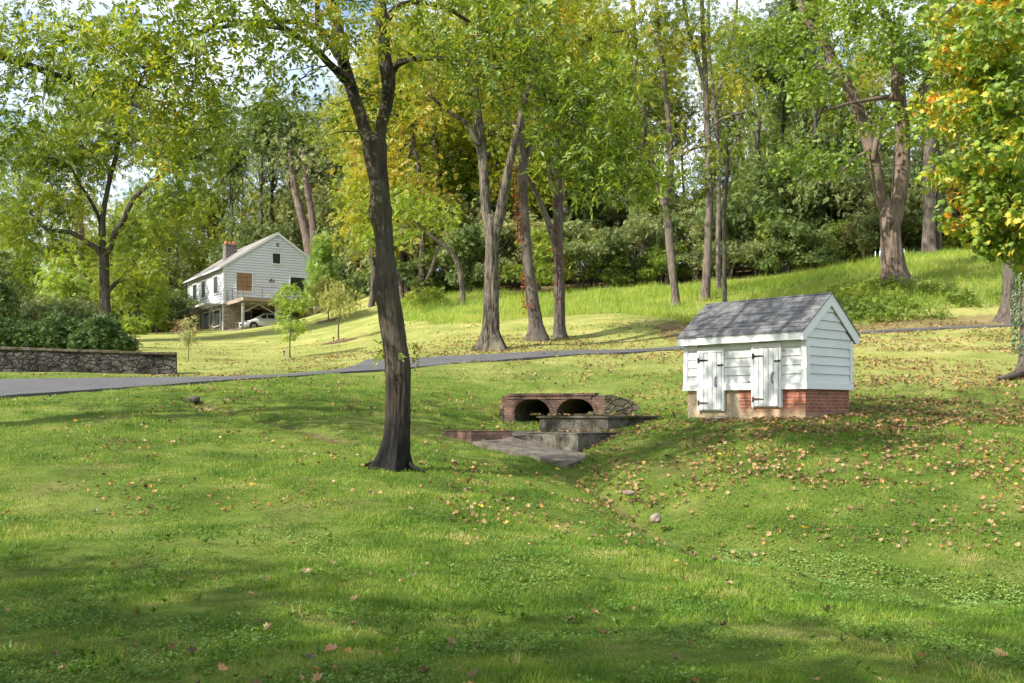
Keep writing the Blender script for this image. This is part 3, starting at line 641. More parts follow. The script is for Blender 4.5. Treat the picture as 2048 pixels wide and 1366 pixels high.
# ------------------------------------------------------------------ pump shed
def shed():
    rz=math.atan2(SHT[1],SHT[0])
    # local frame: x from the right front corner leftwards along the front (0..L), y=depth to the back, z up.
    L,W=2.95,1.70
    root=thing('pump_shed','small white clapboard shed on a brick plinth with two plank doors','shed',(SH_O[0],SH_O[1],0.0),rz)
    # with x along SHT (leftwards/away) the outward front normal must be +y or -y: SHS points back-right, = rotate SHT by -90deg -> local -y
    B=-1.0
    def bx(mb,x0,x1,d0,d1,z0,z1): a,b=sorted((B*d0,B*d1)); mb.box(x0,x1,a,b,z0,z1)   # d: distance behind the front face
    zb,ze,zr=.48,1.47,2.33
    m=MB(); bx(m,.03,1.575,.03,W-.03,-.55,.50); m.build('brick_plinth',M['brick_shed'],root)
    m=MB(); bx(m,.022,.0302,.0285,W-.035,-.55,.49); m.build('brick_plinth',M['brick_shed_side'],root)
    m=MB(); bx(m,1.575,L-.04,.045,W-.03,-.55,.50); m.build('stucco_plinth',M['stucco'],root)
    m=MB(); bx(m,-.02,1.55,-.05,.06,-.6,-.085); m.build('footing',M['stucco'],root,bevel=.02)
    # core walls
    m=MB(); bx(m,.02,L-.02,.02,W-.02,zb,ze)
    m.prism([(B*.02,ze),(B*(W-.02),ze),(B*W/2,zr-.08)],'x',.02,L-.02); m.build('wall_core',M['white_board'],root)
    # clapboards: tilted boards, bottom edge proud
    m=MB(); hh=.178
    def slab_front(x0,x1,z0,z1):
        m.prism([(B*(-.027),z0),(B*(-.006),z1),(B*.02,z1),(B*.02,z0)],'x',x0,x1)
    D1=(.585,1.175); D2=(1.965,2.545)   # right and left door frames along x
    z=zb+.11
    while z<ze-.01:
        z1=min(z+hh,ze)
        z+=hh
    for x0,x1 in ((.09,D1[0]-.05),(D1[1]+.05,D2[0]-.05),(D2[1]+.05,L-.09)):
        m=MB(); z=zb+.11
        while z<ze-.01: slab_front(x0,x1,z,min(z+hh,ze)-.007); z+=hh
        m.build('front_siding',M['white_board'],root)
    m=MB(); z=zb+.11
    def hw(zz): # half width at height zz inside the gable
        return (W/2-.09) if zz<=ze else max(.0,(W/2-.03)*(zr-.10-zz)/(zr-.10-ze))
    while z<zr-.2:
        z1=z+hh-.004; a,b=hw(z),hw(min(z1,zr-.12))
        c=W/2
        vs=[(-.034,B*(c-a),z),(-.034,B*(c+a),z),(-.007,B*(c+b),z1),(-.007,B*(c-b),z1),(.02,B*(c-a),z),(.02,B*(c+a),z),(.02,B*(c+b),z1),(.02,B*(c-b),z1)]
        m.add(vs,[(0,1,2,3),(7,6,5,4),(0,4,5,1),(1,5,6,2),(2,6,7,3),(3,7,4,0)]); z+=hh
    m.build('gable_siding',M['white_board'],root)
    m=MB()
    for q in ((-.040,.085,-.042,.0,zb+.115,ze),(-.042,-.0,.002,.085,zb+.115,ze-.02),(-.042,.0,W-.085,W+.02,zb+.115,ze-.02),(L-.09,L+.02,-.042,.0,zb+.115,ze),(L,L+.02,.0,W,zb,ze)):
        m=MB(); bx(m,*q); m.build('corner_board',M['white_paint'],root,bevel=.004)
    for x0,x1 in ((-.055,D1[0]-.05),(D1[1]+.05,D2[0]-.05),(D2[1]+.05,L+.03)):
        m=MB(); bx(m,x0,x1,-.055,.02,zb-.02,zb+.11); m.build('skirt_board',M['white_paint'],root,bevel=.004)
    m=MB(); bx(m,-.055,.02,.02,W+.03,zb-.02,zb+.11); m.build('skirt_board',M['white_paint'],root,bevel=.004)
    # doors
    for (a,b),zt,zb0 in ((D1,1.30,.13),(D2,1.26,.06)):
        m=MB(); bx(m,a-.055,a,-.05,.02,zb0-.03,zt+.10); bx(m,b,b+.055,-.05,.02,zb0-.03,zt+.10); bx(m,a,b,-.048,.02,zt+.002,zt+.098)
        bx(m,a+.001,b-.001,-.008,.026,zb0-.025,zt)
        m.build('door_frame',M['white_paint'],root,bevel=.004)
        m=MB(); n=5; w=(b-a-.02)/n
        for i in range(n):
            x0=a+.01+i*w; bx(m,x0+.004,x0+w-.004,-.055,-.012,zb0,zt-.008)
        d=m.build('door',M['white_board'],root,bevel=.005)
        # hinges are on the left (high x) side
        for zz in (zt-.16,zb0+.14):
            m=MB(); bx(m,b-.005,b+.03,-.066,-.052,zz-.055,zz+.055)
            y=B*-.066; y2=B*-.057
            m.add([(b,y,zz-.025),(b,y,zz+.025),(b-.24,y,zz+.009),(b-.24,y,zz-.009),(b,y2,zz-.025),(b,y2,zz+.025),(b-.24,y2,zz+.009),(b-.24,y2,zz-.009)],
                  [(0,1,2,3),(7,6,5,4),(0,4,5,1),(1,5,6,2),(2,6,7,3),(3,7,4,0)])
            m.tube([(b-.235,B*-.062,zz-.012),(b-.235,B*-.062,zz+.012)],.012,8)
            m.build('hinge',M['rust_iron'] if zz<.4 else M['black_iron'],d)
        m=MB(); hx=a+.13; hz=(zt+zb0)/2-.02
        m.tube([(hx,B*-.056,hz-.09),(hx,B*-.09,hz-.06),(hx,B*-.09,hz+.06),(hx,B*-.056,hz+.09)],.010,8); bx(m,hx-.016,hx+.016,-.060,-.054,hz-.115,hz-.07); bx(m,hx-.016,hx+.016,-.060,-.054,hz+.07,hz+.115)
        m.build('handle',M['black_iron'],d)
        m=MB(); lz=zt-.27; bx(m,a+.0,a+.10,-.068,-.055,lz-.014,lz+.014); m.tube([(a+.05,B*-.07,lz+.01),(a+.05,B*-.085,lz-.03)],.009,6); bx(m,a-.04,a-.005,-.062,-.05,lz-.02,lz+.02)
        m.build('latch',M['black_iron'],d)
    m=MB(); m.tube([(1.28,B*-.036,.625),(1.34,B*-.06,.617),(1.42,B*-.06,.613)],.007,6); m.tube([(1.28,B*-.06,.61),(1.28,B*-.06,.64)],.012,6); m.tube([(1.42,B*-.06,.60),(1.42,B*-.06,.625)],.01,6)
    m.build('door_hook',M['black_iron'],root)
    m=MB(); m.tube([(.50,B*-.04,1.235),(.45,B*-.055,1.225)],.008,6); m.build('door_hook',M['black_iron'],root)
    # roof
    ov=.205; so=.05; sl=(zr-ze)/(W/2+.0)
    ez=zr-(W/2+ov)*((zr-ze)/(W/2))*1.0
    ez=1.535; slope=(zr-ez)/(W/2+ov)
    th=.05
    m=MB()
    m.prism([(B*(-ov),ez),(B*(-ov),ez+th),(B*W/2,zr+th),(B*W/2,zr)],'x',-so-.02,L+so)
    m.prism([(B*(W+ov),ez),(B*(W+ov),ez+th),(B*(W/2+.002),zr+th),(B*(W/2+.002),zr)],'x',-so-.02,L+so)
    m.build('roof_deck',M['white_paint'],root)
    # shingle courses, each lapping the one below, tabs of uneven length
    rnd=random.Random(4)
    m=MB(); nrow=9; run=(W/2+ov+.02)
    for sgn in (1,-1):
        for i in range(nrow):
            d0=-ov-.02+run*i/nrow; d1=d0+run/nrow+.05
            def pt(d,lift): 
                zz=ez+th+(d+ov)*slope; dd=d if sgn==1 else W-d
                return (B*dd,zz+lift)
            d1=min(d1,W/2)
            p=[pt(d0,.002),pt(d0,.030),pt(d1,.010),pt(d1,.0)]
            x=-so-.035
            while x<L+so+.005:
                w=rnd.choice((.16,.2,.26,.31,.36)); x1=min(x+w,L+so+.015); j=rnd.uniform(0,.004)
                m.prism([(a,b+j) for a,b in p],'x',x+.001,x1-.001); x=x1
    m.tube([(-so-.03,B*W/2,zr+th+.012),(L+so+.01,B*W/2,zr+th+.012)],.022,6)
    m.build('shingles',M['shingle'],root)
    # fascia under the eaves, soffit, rake boards
    m=MB(); bx(m,-so+.0,L+so,-ov-.0,-ov+.025,ez-.115,ez+.02); m.build('fascia',M['white_paint'],root,bevel=.003)
    m=MB(); bx(m,-so,L+so,W+ov-.025,W+ov,ez-.115,ez+.02); m.build('fascia',M['white_paint'],root,bevel=.003)
    m=MB(); bx(m,-so+.03,L+so-.01,-ov+.027,0.018,ez-.085,ez-.065); m.build('soffit',M['white_paint'],root)
    m=MB(); bx(m,-so+.03,L+so-.01,W-.018,W+ov-.027,ez-.085,ez-.065); m.build('soffit',M['white_paint'],root)
    rb=.145
    for x0,x1 in ((-so-.018,-so+.005),(L+so-.02,L+so-.002)):
        for sgn in (1,-1):
            f=lambda d:(B*(d if sgn==1 else W-d))
            m=MB(); m.prism([(f(-ov-.003),ez+.001),(f(W/2),zr-.001),(f(W/2),zr-rb*1.28),(f(-ov-.003+.10),ez-.125),(f(-ov-.003),ez-.125)],'x',x0,x1+(.001 if sgn>0 else 0)); m.build('rake_board',M['white_paint'],root,bevel=.003)
    return root
shed()
# bits lying round the shed
def standpipe():
    h=hit(1352,842); o=thing('ground_spike','thin black metal spike leaning out of the grass left of the shed','spike',tuple(h))
    m=MB(); m.tube([(0.04,0,-.1),(-.055,.0,.17)],.016,8); m.tube([(-.055,0,.17),(-.062,0,.19)],.022,8); m.build('rod',M['black_iron'],o)
standpipe()

# ------------------------------------------------------------------ brick culvert and catch basins
def culvert():
    ang=math.atan2(CU[1],CU[0]); root=thing('brick_culvert','low red brick culvert headwall with two dark arches in the lawn','culvert',(CUL_O[0],CUL_O[1],0),ang)
    L=CUL_L; top=.43; bot=-.75; dep=2.0; th=.24
    # facade with two segmental arch openings
    cx=[L*.305,L*.725]; rx=L*.175; spring=-.02; rise=.38
    N=18
    def arch(cxx,r=rx,ri=rise,zs=spring): return [(cxx-r*math.cos(math.pi*k/N),zs+ri*math.sin(math.pi*k/N)) for k in range(N+1)]
    pts=[(0,bot)]
    for c in cx: pts+= [(c-rx,bot)]+arch(c)+[(c+rx,bot)]
    pts+=[(L,bot),(L,top),(0,top)]
    # triangulate facade with bmesh
    import bmesh
    def facade(y0,y1,name,mat):
        bm=bmesh.new(); vs=[bm.verts.new((x,y0,z)) for x,z in pts]; f=bm.faces.new(vs); f.normal_update()
        bmesh.ops.triangulate(bm,faces=[f]); bmesh.ops.recalc_face_normals(bm,faces=bm.faces)
        me=bpy.data.meshes.new(name); bm.to_mesh(me); bm.free(); mb=MB()
        vv=[tuple(v.co) for v in me.vertices]; ff=[tuple(p.vertices) for p in me.polygons]
        mb.add(vv,ff); mb.add([(x,y1,z) for x,y,z in vv],[f[::-1] for f in ff])
        n=len(pts)
        mb.add([(x,y0,z) for x,z in pts]+[(x,y1,z) for x,z in pts],[(i,(i+1)%n,n+(i+1)%n,n+i) for i in range(n)])
        return mb.build(name,mat,root)
    facade(0,th,'headwall',M['brick_old'])
    rnd=random.Random(3)
    for c in cx:
        m=MB(); nb=26; r0x,r0z=rx,rise
        for k in range(nb):
            a0=math.pi*k/nb+.012; a1=math.pi*(k+1)/nb-.012; e=.095+rnd.uniform(-.006,.006); pr=-.022+rnd.uniform(-.006,.004)
            q=[(c-(r0x)*math.cos(a0),spring+r0z*math.sin(a0)),(c-(r0x)*math.cos(a1),spring+r0z*math.sin(a1)),(c-(r0x+e)*math.cos(a1),spring+(r0z+e)*math.sin(a1)),(c-(r0x+e)*math.cos(a0),spring+(r0z+e)*math.sin(a0))]
            m.prism(q,'y',pr,.1)
        m.build('arch_ring',M['brick_old'],root,bevel=.004)
        # vaulted barrel running back under the drive
        m=MB(); A=arch(c); B2=[(x,z) for x,z in A]; n=len(A); full=[(c-rx,bot)]+A+[(c+rx,bot)]; n=len(full)
        m.add([(x,th-.01,z) for x,z in full]+[(x,3.6,z) for x,z in full],[(i,i+1,n+i+1,n+i) for i in range(n-1)]); 
        m.add([(x,3.6,z) for x,z in full],[tuple(range(n))])
        m.build('barrel',M['concrete_dark'],root)
    m=MB(); m.box(-.06,L*.02,-.02,.3,-.6,.20); m.build('pier',M['rubble'],root,bevel=.02)
    m=MB(); m.box(L*.845,L+.02,-.06,.12,-.6,.02); m.build('stone_base',M['rubble'],root,bevel=.03)
    m=MB(); m.box(L*.46,L*.56,-.05,.1,-.6,-.02); m.build('stone_base',M['rubble'],root,bevel=.03)
    # soldier course coping, a few bricks missing at the ends
    m=MB(); x=.18
    while x<L-.30:
        w=.072; m.box(x,x+w-.006,-.05+rnd.uniform(-.01,.01),.22,top+.002,top+.062+rnd.uniform(-.008,.010)); x+=w
    m.build('coping',M['brick_old'],root,bevel=.005)
    m=MB(); m.box(.22,L-.36,-.028,.0,top-.085,top-.02); m.build('string_course',M['brick_old'],root,bevel=.004)
    # turf over the vaults, meeting the lawn on three sides
    nu,nv=26,16; U,Vv=np.meshgrid(np.linspace(-.02,L+.02,nu),np.linspace(th-.01,2.3,nv)); X=CUL_O[0]+U*CU[0]+Vv*CV[0]; Y=CUL_O[1]+U*CU[1]+Vv*CV[1]
    Z=ground(X,Y)+.01; tt=np.clip((Vv-th)/.9,0,1); Z=Z*tt+(1-tt)*np.clip(Z,top-.05,top+.0)
    Vt=np.stack([U,Vv,Z],-1).reshape(-1,3); i0=np.arange(nv-1)[:,None]*nu; k0=np.arange(nu-1)[None]; ff=np.stack([i0+k0,i0+k0+1,i0+nu+k0+1,i0+nu+k0],2).reshape(-1)
    link('turf_cap',np_mesh('turf_cap',Vt,ff,np.full((nv-1)*(nu-1),4),True),M['lawn'],root,True)
    # ruined wing wall stepping down to the right
    m=MB(); pts2=[(0,-.5),(0,top+.0),(.18,top+.02),(.42,top-.03),(.70,top-.12),(.86,top-.22),(.98,top-.38),(.99,-.5)]
    a=math.radians(38); ca,sa=math.cos(a),math.sin(a); V=[];n=len(pts2)
    for off in (0,.26):
        for d,z in pts2: V.append((L-.002+d*ca-off*sa,.0+d*sa+off*ca,z+random.uniform(-.01,.01)))
    m.add(V,[tuple(range(n)),tuple(range(n,2*n))[::-1]]+[(i,n+i,n+(i+1)%n,(i+1)%n) for i in range(n)]); m.build('wing_wall',M['rubble'],root,bevel=.02)
    return root
culvert()
def wpt(px,py,D): return P(px,py,D)
def wall_run(name,label,cat,pts,topz,botz,th,mat,cap=None,capmat=None):
    """low wall following world xy points (front face), thickness th away from the camera"""
    pts=np.array(pts,float); c=pts.mean(0); root=thing(name,label,cat,(c[0],c[1],topz)); m=MB(); k=MB()
    p=pts-c; n=len(p); off=[]
    for i in range(n):
        d=p[min(i+1,n-1)]-p[max(i-1,0)]; d=d/np.hypot(*d); nn=np.array((-d[1],d[0])); nn=nn if nn[1]>0 else -nn; off.append(p[i]+nn*th)
    V=[(x,y,0) for x,y in p]+[(x,y,0) for x,y in off]+[(x,y,botz-topz) for x,y in p]+[(x,y,botz-topz) for x,y in off]
    f=[]
    for i in range(n-1):
        f+=[(i,i+1,n+i+1,n+i),(2*n+i+1,2*n+i,3*n+i,3*n+i+1),(i,2*n+i,2*n+i+1,i+1),(n+i+1,3*n+i+1,3*n+i,n+i)]
    f+=[(0,n,3*n,2*n),(n-1,3*n-1,4*n-1,2*n-1)]
    m.add(V,f); m.build('wall_body',mat,root,bevel=.015)
    if cap:
        e,tt=cap; V=[];P2=[]
        for i in range(n):
            d=p[min(i+1,n-1)]-p[max(i-1,0)]; d=d/np.hypot(*d); nn=off[i]-p[i]; nn=nn/np.hypot(*nn)
            ext=-d*e if i==0 else (d*e if i==n-1 else 0); V.append((p[i]-nn*e+ext)); P2.append(off[i]+nn*e+ext)
        Q=[(x,y,z) for z in (tt,.003) for arr in (V,P2) for x,y in arr]
        k.add(Q,f); k.build('coping_slab',capmat,root,bevel=.012)
    return root
def basins():
    q=lambda px,py,D: P(px,py,D)
    # upper basin wall with mossy cap
    w=[q(1078,832,24.4)[:2],q(1216,832,23.6)[:2],q(1322,832,24.9)[:2]]
    wall_run('basin_wall','dark concrete basin wall with mossy overhanging cap in front of the arches','wall',w,-.13,-.75,.28,M['concrete_dark'],(.05,.055),M['concrete_moss'])
    w=[q(1150,828,25.3)[:2],q(1290,826,25.4)[:2]]
    wall_run('concrete_curb','narrow mossy concrete curb close behind the capped basin wall','curb',w,-.03,-.6,.18,M['concrete_moss'])
    w=[q(1052,866,22.7)[:2],q(1156,866,21.7)[:2],q(1256,866,23.0)[:2]]
    wall_run('basin_wall','lower stained concrete basin wall with a sharp corner above the apron','wall',w,-.445,-1.15,.30,M['concrete_dark'],(.012,.03),M['concrete_dark'])
    w=[q(886,864,22.9)[:2],q(942,865,22.3)[:2],q(1024,863,22.5)[:2]]
    wall_run('brick_wall','low crumbling red brick wall left of the concrete apron','wall',w,-.40,-.95,.24,M['brick_old'],(.006,.02),M['brick_old'])
    # apron: sloping cracked slab
    ring=APRON_RING
    top=np.array([q(*r) for r in ring]); c=top.mean(0); root=thing('concrete_apron','tilted weathered concrete apron with an undercut broken edge below the basins','slab',tuple(c)); t=top-c; n=len(t)
    import bmesh
    bm=bmesh.new(); va=[bm.verts.new(p) for p in t]; fc=bm.faces.new(va); fc.normal_update(); bmesh.ops.triangulate(bm,faces=[fc]); bm.normal_update()
    for f in bm.faces:
        if f.normal.z<0: f.normal_flip()
    bmesh.ops.subdivide_edges(bm,edges=bm.edges[:],cuts=3,use_grid_fill=True)
    for v in bm.verts: v.co.z+=mnoise.noise(v.co*2.5)*.02
    geom=bmesh.ops.extrude_face_region(bm,geom=bm.faces[:]); 
    for e in geom['geom']:
        if isinstance(e,bmesh.types.BMVert): e.co.z-=.20+.05*mnoise.noise(e.co*6)
    bmesh.ops.recalc_face_normals(bm,faces=bm.faces)
    me=bpy.data.meshes.new('slab'); bm.to_mesh(me); bm.free(); link('slab',me,M['concrete_apron'],root,True)
basins()
def rock(name,label,px,py,size,mat,sq=(1,.8,.7),seed=0,D=None):
    import bmesh
    h=hit(px,py) if D is None else P(px,py,D); bm=bmesh.new(); bmesh.ops.create_icosphere(bm,subdivisions=3,radius=1)
    for v in bm.verts:
        n=mnoise.noise(v.co*1.3+Vector((seed,0,0)))*.35+mnoise.noise(v.co*3.5+Vector((seed,3,0)))*.12
        v.co=Vector([round(c*2.4)/2.4*.35+c*.65 for c in v.co])*(1+n); v.co=Vector((v.co.x*size*sq[0],v.co.y*size*sq[1],v.co.z*size*sq[2]))
    me=bpy.data.meshes.new(name); bm.to_mesh(me); bm.free(); me.polygons.foreach_set('use_smooth',[True]*len(me.polygons))
    o=link(name,me,mat); o.location=(h[0],h[1],h[2]+size*sq[2]*.35); o.rotation_euler=(0,0,seed*1.3); tag(o,label,'rock'); return o
M['rock_dark']=concretemat('rock_dark',(.12,.09,.07),(.04,.03,.025)); M['rock']=concretemat('rock',(.30,.22,.16),(.12,.09,.07))
rock('rock','brown angular rock sitting in the drainage gully',1312,1042,.09,M['rock'],(1,.8,.75),1)
rock('rock','flat pale stone in the gully just upstream of the brown rock',1258,990,.10,M['rock'],(1.2,.8,.4),4)
rock('rock','broken stone at the washed-out hole below the driveway on the left',388,803,.15,M['rock_dark'],(1.4,.8,.5),6)
rock('rock','flat stone step at the front foot of the shed plinth',1440,842,.22,M['rock'],(1.6,.7,.3),8)

# ------------------------------------------------------------------ stone garden wall
def garden_wall():
    # front face endpoints
    A=P(-420,748,35.5); B=P(352,752,38.2); root=thing('stone_wall','long low dark fieldstone wall with mossy top beside the driveway','wall',(A[0],A[1],0))
    d=B[:2]-A[:2]; L=float(np.hypot(*d)); root.rotation_euler=(0,0,math.atan2(d[1],d[0]))
    import bmesh
    n=90; m=MB(); V=[];f=[]
    zt=lambda x: 2.33+( (HY-707)/F*38.2-2.33)*(x/L)**1.2
    rnd=random.Random(2)
    for i in range(n+1):
        x=L*i/n; z=zt(x)+rnd.uniform(-.02,.02); j=[rnd.uniform(-.015,.015) for _ in range(4)]
        V+=[(x,j[0],.4),(x,.02+j[1],1.5),(x,.03+j[2],z-.03),(x,.08,z),(x,.40,z+.01),(x,.45,z-.03),(x,.48,.4)]
    for i in range(n):
        for k in range(6): a=i*7+k; f.append((a,a+7,a+8,a+1))
    f+=[tuple(range(7)),tuple(n*7+k for k in range(7))[::-1]]
    m.add(V,f); m.build('stonework',M['wall_stone'],root)
    # mossy cap stones
    m=MB(); x=0
    while x<L-.1:
        w=rnd.uniform(.35,.8); x1=min(x+w,L); z=zt((x+x1)/2); m.box(x+.004,x1-.004,-.02+rnd.uniform(-.01,.015),.47,z-.06,z+.035+rnd.uniform(-.012,.012)); x=x1
    m.build('cap_stones',M['concrete_moss'],root,bevel=.015)
garden_wall()

# ------------------------------------------------------------------ the house on the hill
def house():
    rz=math.atan2(.515,.857); root=thing('white_house','white clapboard gabled house over a fieldstone lower storey on the hill','house',(-26.8,100,0),rz)
    W,L=10.3,13.0; zs=10.2; ze=13.6; zp=17.05
    m=MB(); m.box(0,2.6,0,L,6.0,zs); m.box(2.6,7.3,4.5,L,6.0,zs); m.box(7.3,W,0,L,6,zs); m.box(2.6,7.3,0,.3,9.75,zs); m.build('stone_storey',M['house_stone'],root)
    m=MB(); m.box(2.62,7.28,4.3,4.48,6,9.7); m.build('garage_back',M['glass_dark'],root)
    m=MB(); m.prism([(.0,zs+.01),(W,zs+.01),(W,ze),(W/2,zp-.06),(0,ze)],'y',.02,L-.02); m.build('wall_core',M['house_paint'],root)
    m=MB(); h=.25; z=zs-.06
    while z<zp-.25:
        z1=z+h-.03
        def ext(zz): return (-.02,W+.02) if zz<=ze else (W/2*(zz-ze)/(zp-ze)+.02, W-W/2*(zz-ze)/(zp-ze)-.02)
        a0,b0=ext(z); a1,b1=ext(z1)
        for y0,y1,sg in ((0,.02,-1),):
            m.add([(a0,-.075,z),(b0,-.075,z),(b1,-.008,z1),(a1,-.008,z1),(a0,.02,z),(b0,.02,z),(b1,.02,z1),(a1,.02,z1)],[(0,1,2,3),(7,6,5,4),(0,4,5,1),(1,5,6,2),(2,6,7,3),(3,7,4,0)])
        z+=h
    m.build('gable_siding',M['house_paint'],root)
    m=MB(); z=zs-.06
    while z<ze-.1:
        z1=min(z+h-.01,ze); m.prism([(-.07,z),(-.008,z1),(.02,z1),(.02,z)],'y',-.02,L); z+=h
    # prism axis y maps (x,z)
    m.build('side_siding',M['house_paint'],root)
    m=MB(); m.box(-.085,.08,-.085,.08,zs,ze-.02); m.build('corner_board',M['white_paint'],root); m=MB(); m.box(W-.08,W+.05,-.085,.06,zs,ze-.02); m.build('corner_board',M['white_paint'],root)
    m=MB(); sl=(zp-ze)/(W/2); o=.4
    m.prism([(-o,ze-o*sl),(-o,ze-o*sl+.16),(W/2,zp+.16),(W/2,zp)],'y',-.14,L+.14); m.prism([(W+o,ze-o*sl),(W+o,ze-o*sl+.16),(W/2+.003,zp+.16),(W/2+.003,zp)],'y',-.14,L+.14); m.build('roof',M['house_roof'],root)
    m=MB()
    for s in (0,1):
        f=lambda x:(x if s==0 else W-x)
        m.prism([(f(-o-.01),ze-o*sl-.02),(f(-o-.01),ze-o*sl+.13),(f(W/2),zp+.13),(f(W/2),zp-.12)],'y',-.17-.002*s,-.142)
    m.box(-o-.13,-o-.012,-.14,L+.14,ze-o*sl-.02,ze-o*sl+.11); m.build('rake_trim',M['white_paint'],root)
    # chimney
    m=MB(); m.box(2.6,3.8,8.5,9.5,14,16.95); ch=m.build('chimney',M['chimney_stone'],root,bevel=.04)
    m=MB(); m.box(2.52,3.88,8.42,9.58,16.952,17.05); m.build('chimney_cap',M['rock'],ch)
    for x in (2.8,3.2,3.6):
        m=MB(); m.tube([(x,9.0,17.05),(x,9.0,17.4)],[.17,.14],10); m.build('chimney_pot',M['terracotta'],ch)
    m=MB()
    for i in range(5): m.box(3.0+i*.32,3.32+i*.32,8.32,8.38,14.6+i*.32*sl,15.55+i*.215*sl+.05)
    m.build('flashing',M['white_paint'],ch)
    # gable windows (x0,x1,z0,z1,pane)
    def window(axis,a0,a1,z0,z1,pane,frame='white_paint',nx=3,nz=4,name='window'):
        f=MB(); g=MB(); b=MB(); t=.09
        def bx(mb,a,b2,za,zb2,d0,d1):
            d0-=.05; d1-=.045
            if axis=='x': mb.box(a,b2,d0,d1,za,zb2)
            else: mb.box(d0,d1,a,b2,za,zb2)
        bx(f,a0-t,a0,z0-t,z1+t,-.075,.0); bx(f,a1,a1+t,z0-t,z1+t,-.075,.0); bx(f,a0,a1,z1,z1+t,-.073,.0); bx(f,a0-.04,a1+.04,z0-t-.02,z0-.001,-.10,.0)
        w=f.build(name,M[frame],root)
        bx(g,a0,a1,z0,z1,-.045,-.036); g.build('pane',M[pane],w)
        for i in range(1,nx): x=a0+(a1-a0)*i/nx; bx(b,x-.014,x+.014,z0,z1,-.058,-.0455)
        for i in range(1,nz): zz=z0+(z1-z0)*i/nz; bx(b,a0,a1,zz-.014,zz+.014,-.0565,-.0457)
        b.build('glazing_bars',M['rail_metal'],w)
        return w
    w=window('x',1.16,2.65,11.4,13.1,'blind_brown'); w['label']='window with brown blind behind the panes'
    w=window('x',6.4,7.84,11.65,13.0,'glass_dark'); w['label']='dark window at the right of the gable'
    window('x',4.64,5.38,14.2,15.15,'glass_dark',nx=3,nz=3); w=window('x',4.95,5.3,15.75,16.2,'post_grey',nx=1,nz=6,name='attic_vent')
    for a,b in ((1.7,3.1),(6.0,7.3),(9.2,10.7)): window('y',a,b,11.3,12.9,'glass_dark',nx=2,nz=3)
    for a,b in ((.95,3.2),(8.2,10.5)): window('y',a,b,8.2,9.65,'glass_dark',nx=3,nz=2)
    w=window('y',4.6,6.7,7.6,9.7,'glass_dark',nx=4,nz=3,name='glazed_door')
    m=MB(); m.tube([(4.5,-.02,12.6),(4.5,-.2,12.62)],.10,10); m.tube([(4.38,-.12,12.55),(4.30,-.25,12.5)],[.07,.1],8); m.tube([(4.62,-.12,12.55),(4.70,-.25,12.5)],[.07,.1],8); m.build('flood_light',M['rail_metal'],root)
    m=MB(); m.box(7.85,8.0,-.05,-.02,13.75,13.9); m.build('junction_box',M['white_paint'],root)
    # door and trellis under the deck
    m=MB(); m.box(1.75,2.55,-.05,-.0,7.5,9.45); d=m.build('side_door',M['glass_dark'],root)
    m=MB(); m.box(1.68,1.75,-.06,0,7.5,9.52); m.box(2.55,2.61,-.06,0,7.5,9.52); m.box(1.75,2.55,-.06,0,9.45,9.52); m.build('door_frame',M['deck_wood'],d)
    m=MB()
    for i in range(16): x=3.9+i*.23; m.box(x,x+.035,.32,.345,7.5,9.7)
    for i in range(10): z=7.6+i*.23; m.box(3.85,7.3,.347,.365,z,z+.035)
    m.build('lattice',M['post_grey'],root)
    # deck
    m=MB(); x0,x1,y0=.3,7.3,-5.05
    for i in range(36): y=y0+i*.1405; m.box(x0,x1,y,y+.132,10.28,10.32)
    dk=m.build('deck',M['deck_wood'],root)
    m=MB(); m.box(x0-.04,x1,y0-.045,y0,9.98,10.30); m.box(x0-.045,x0,y0,0,9.98,10.30); m.box(x1,x1+.045,y0-.045,0,9.98,10.30)
    for i in range(13): y=x0+.3+i*.52; m.box(y,y+.05,y0+.01,-.05,10.05,10.278)
    m.box(x0+.1,x1-.1,y0+.35,y0+.5,9.80,10.045); m.build('deck_frame',M['deck_wood'],dk)
    for x in (x0+.08,3.45,7.1):
        m=MB(); m.box(x-.10,x+.10,y0+.31,y0+.51,7.0,9.80); m.build('deck_post',M['post_grey'],dk)
    for xa,xb in ((x0+.2,2.0),(3.3,1.7),(7.0,5.6),(3.6,5.0)):
        m=MB(); m.tube([(xa,y0+.42,9.0 if xa>2 else 9.0),(xb,y0+.42,9.85)],.05,4); m.build('brace',M['post_grey'],dk)
    rp=[(x0,y,0) for y in (-.1,-1.7,-3.4,-5.0)]+[(x,y0,0) for x in (2.0,3.6,5.3,7.2)]+[(7.25,-3.4,0),(7.25,-1.7,0),(7.25,-.1,0)]
    for x,y,_ in rp:
        m=MB(); m.tube([(x,y,10.3),(x,y,11.32)],.028,6); m.build('rail_post',M['rail_metal'],dk)
    m=MB()
    for zz,r in ((11.30,.02),(11.05,.006),(10.8,.006),(10.55,.006)):
        m.tube([(x0,0,zz),(x0,y0,zz)],r,5); m.tube([(x0,y0,zz),(7.25,y0,zz)],r,5); m.tube([(7.25,y0,zz),(7.25,0,zz)],r,5)
    m.build('cable_rail',M['rail_metal'],dk)
    # slatted awning along the left side
    m=MB()
    for i in range(9): y=.3+i*1.5; m.box(-1.75,-.02,y,y+.07,9.98,10.10)
    for i in range(11): x=-1.75+i*.16; m.box(x,x+.09,.0,12.6,10.102,10.14)
    m.box(-1.80,-1.752,0,12.6,9.95,10.15); m.build('slatted_awning',M['post_grey'],root)
    m=MB(); m.tube([(-.06,.12,ze-.2),(-.06,.12,7.5)],.05,8); m.build('downpipe',M['white_paint'],root)
    return root
house()
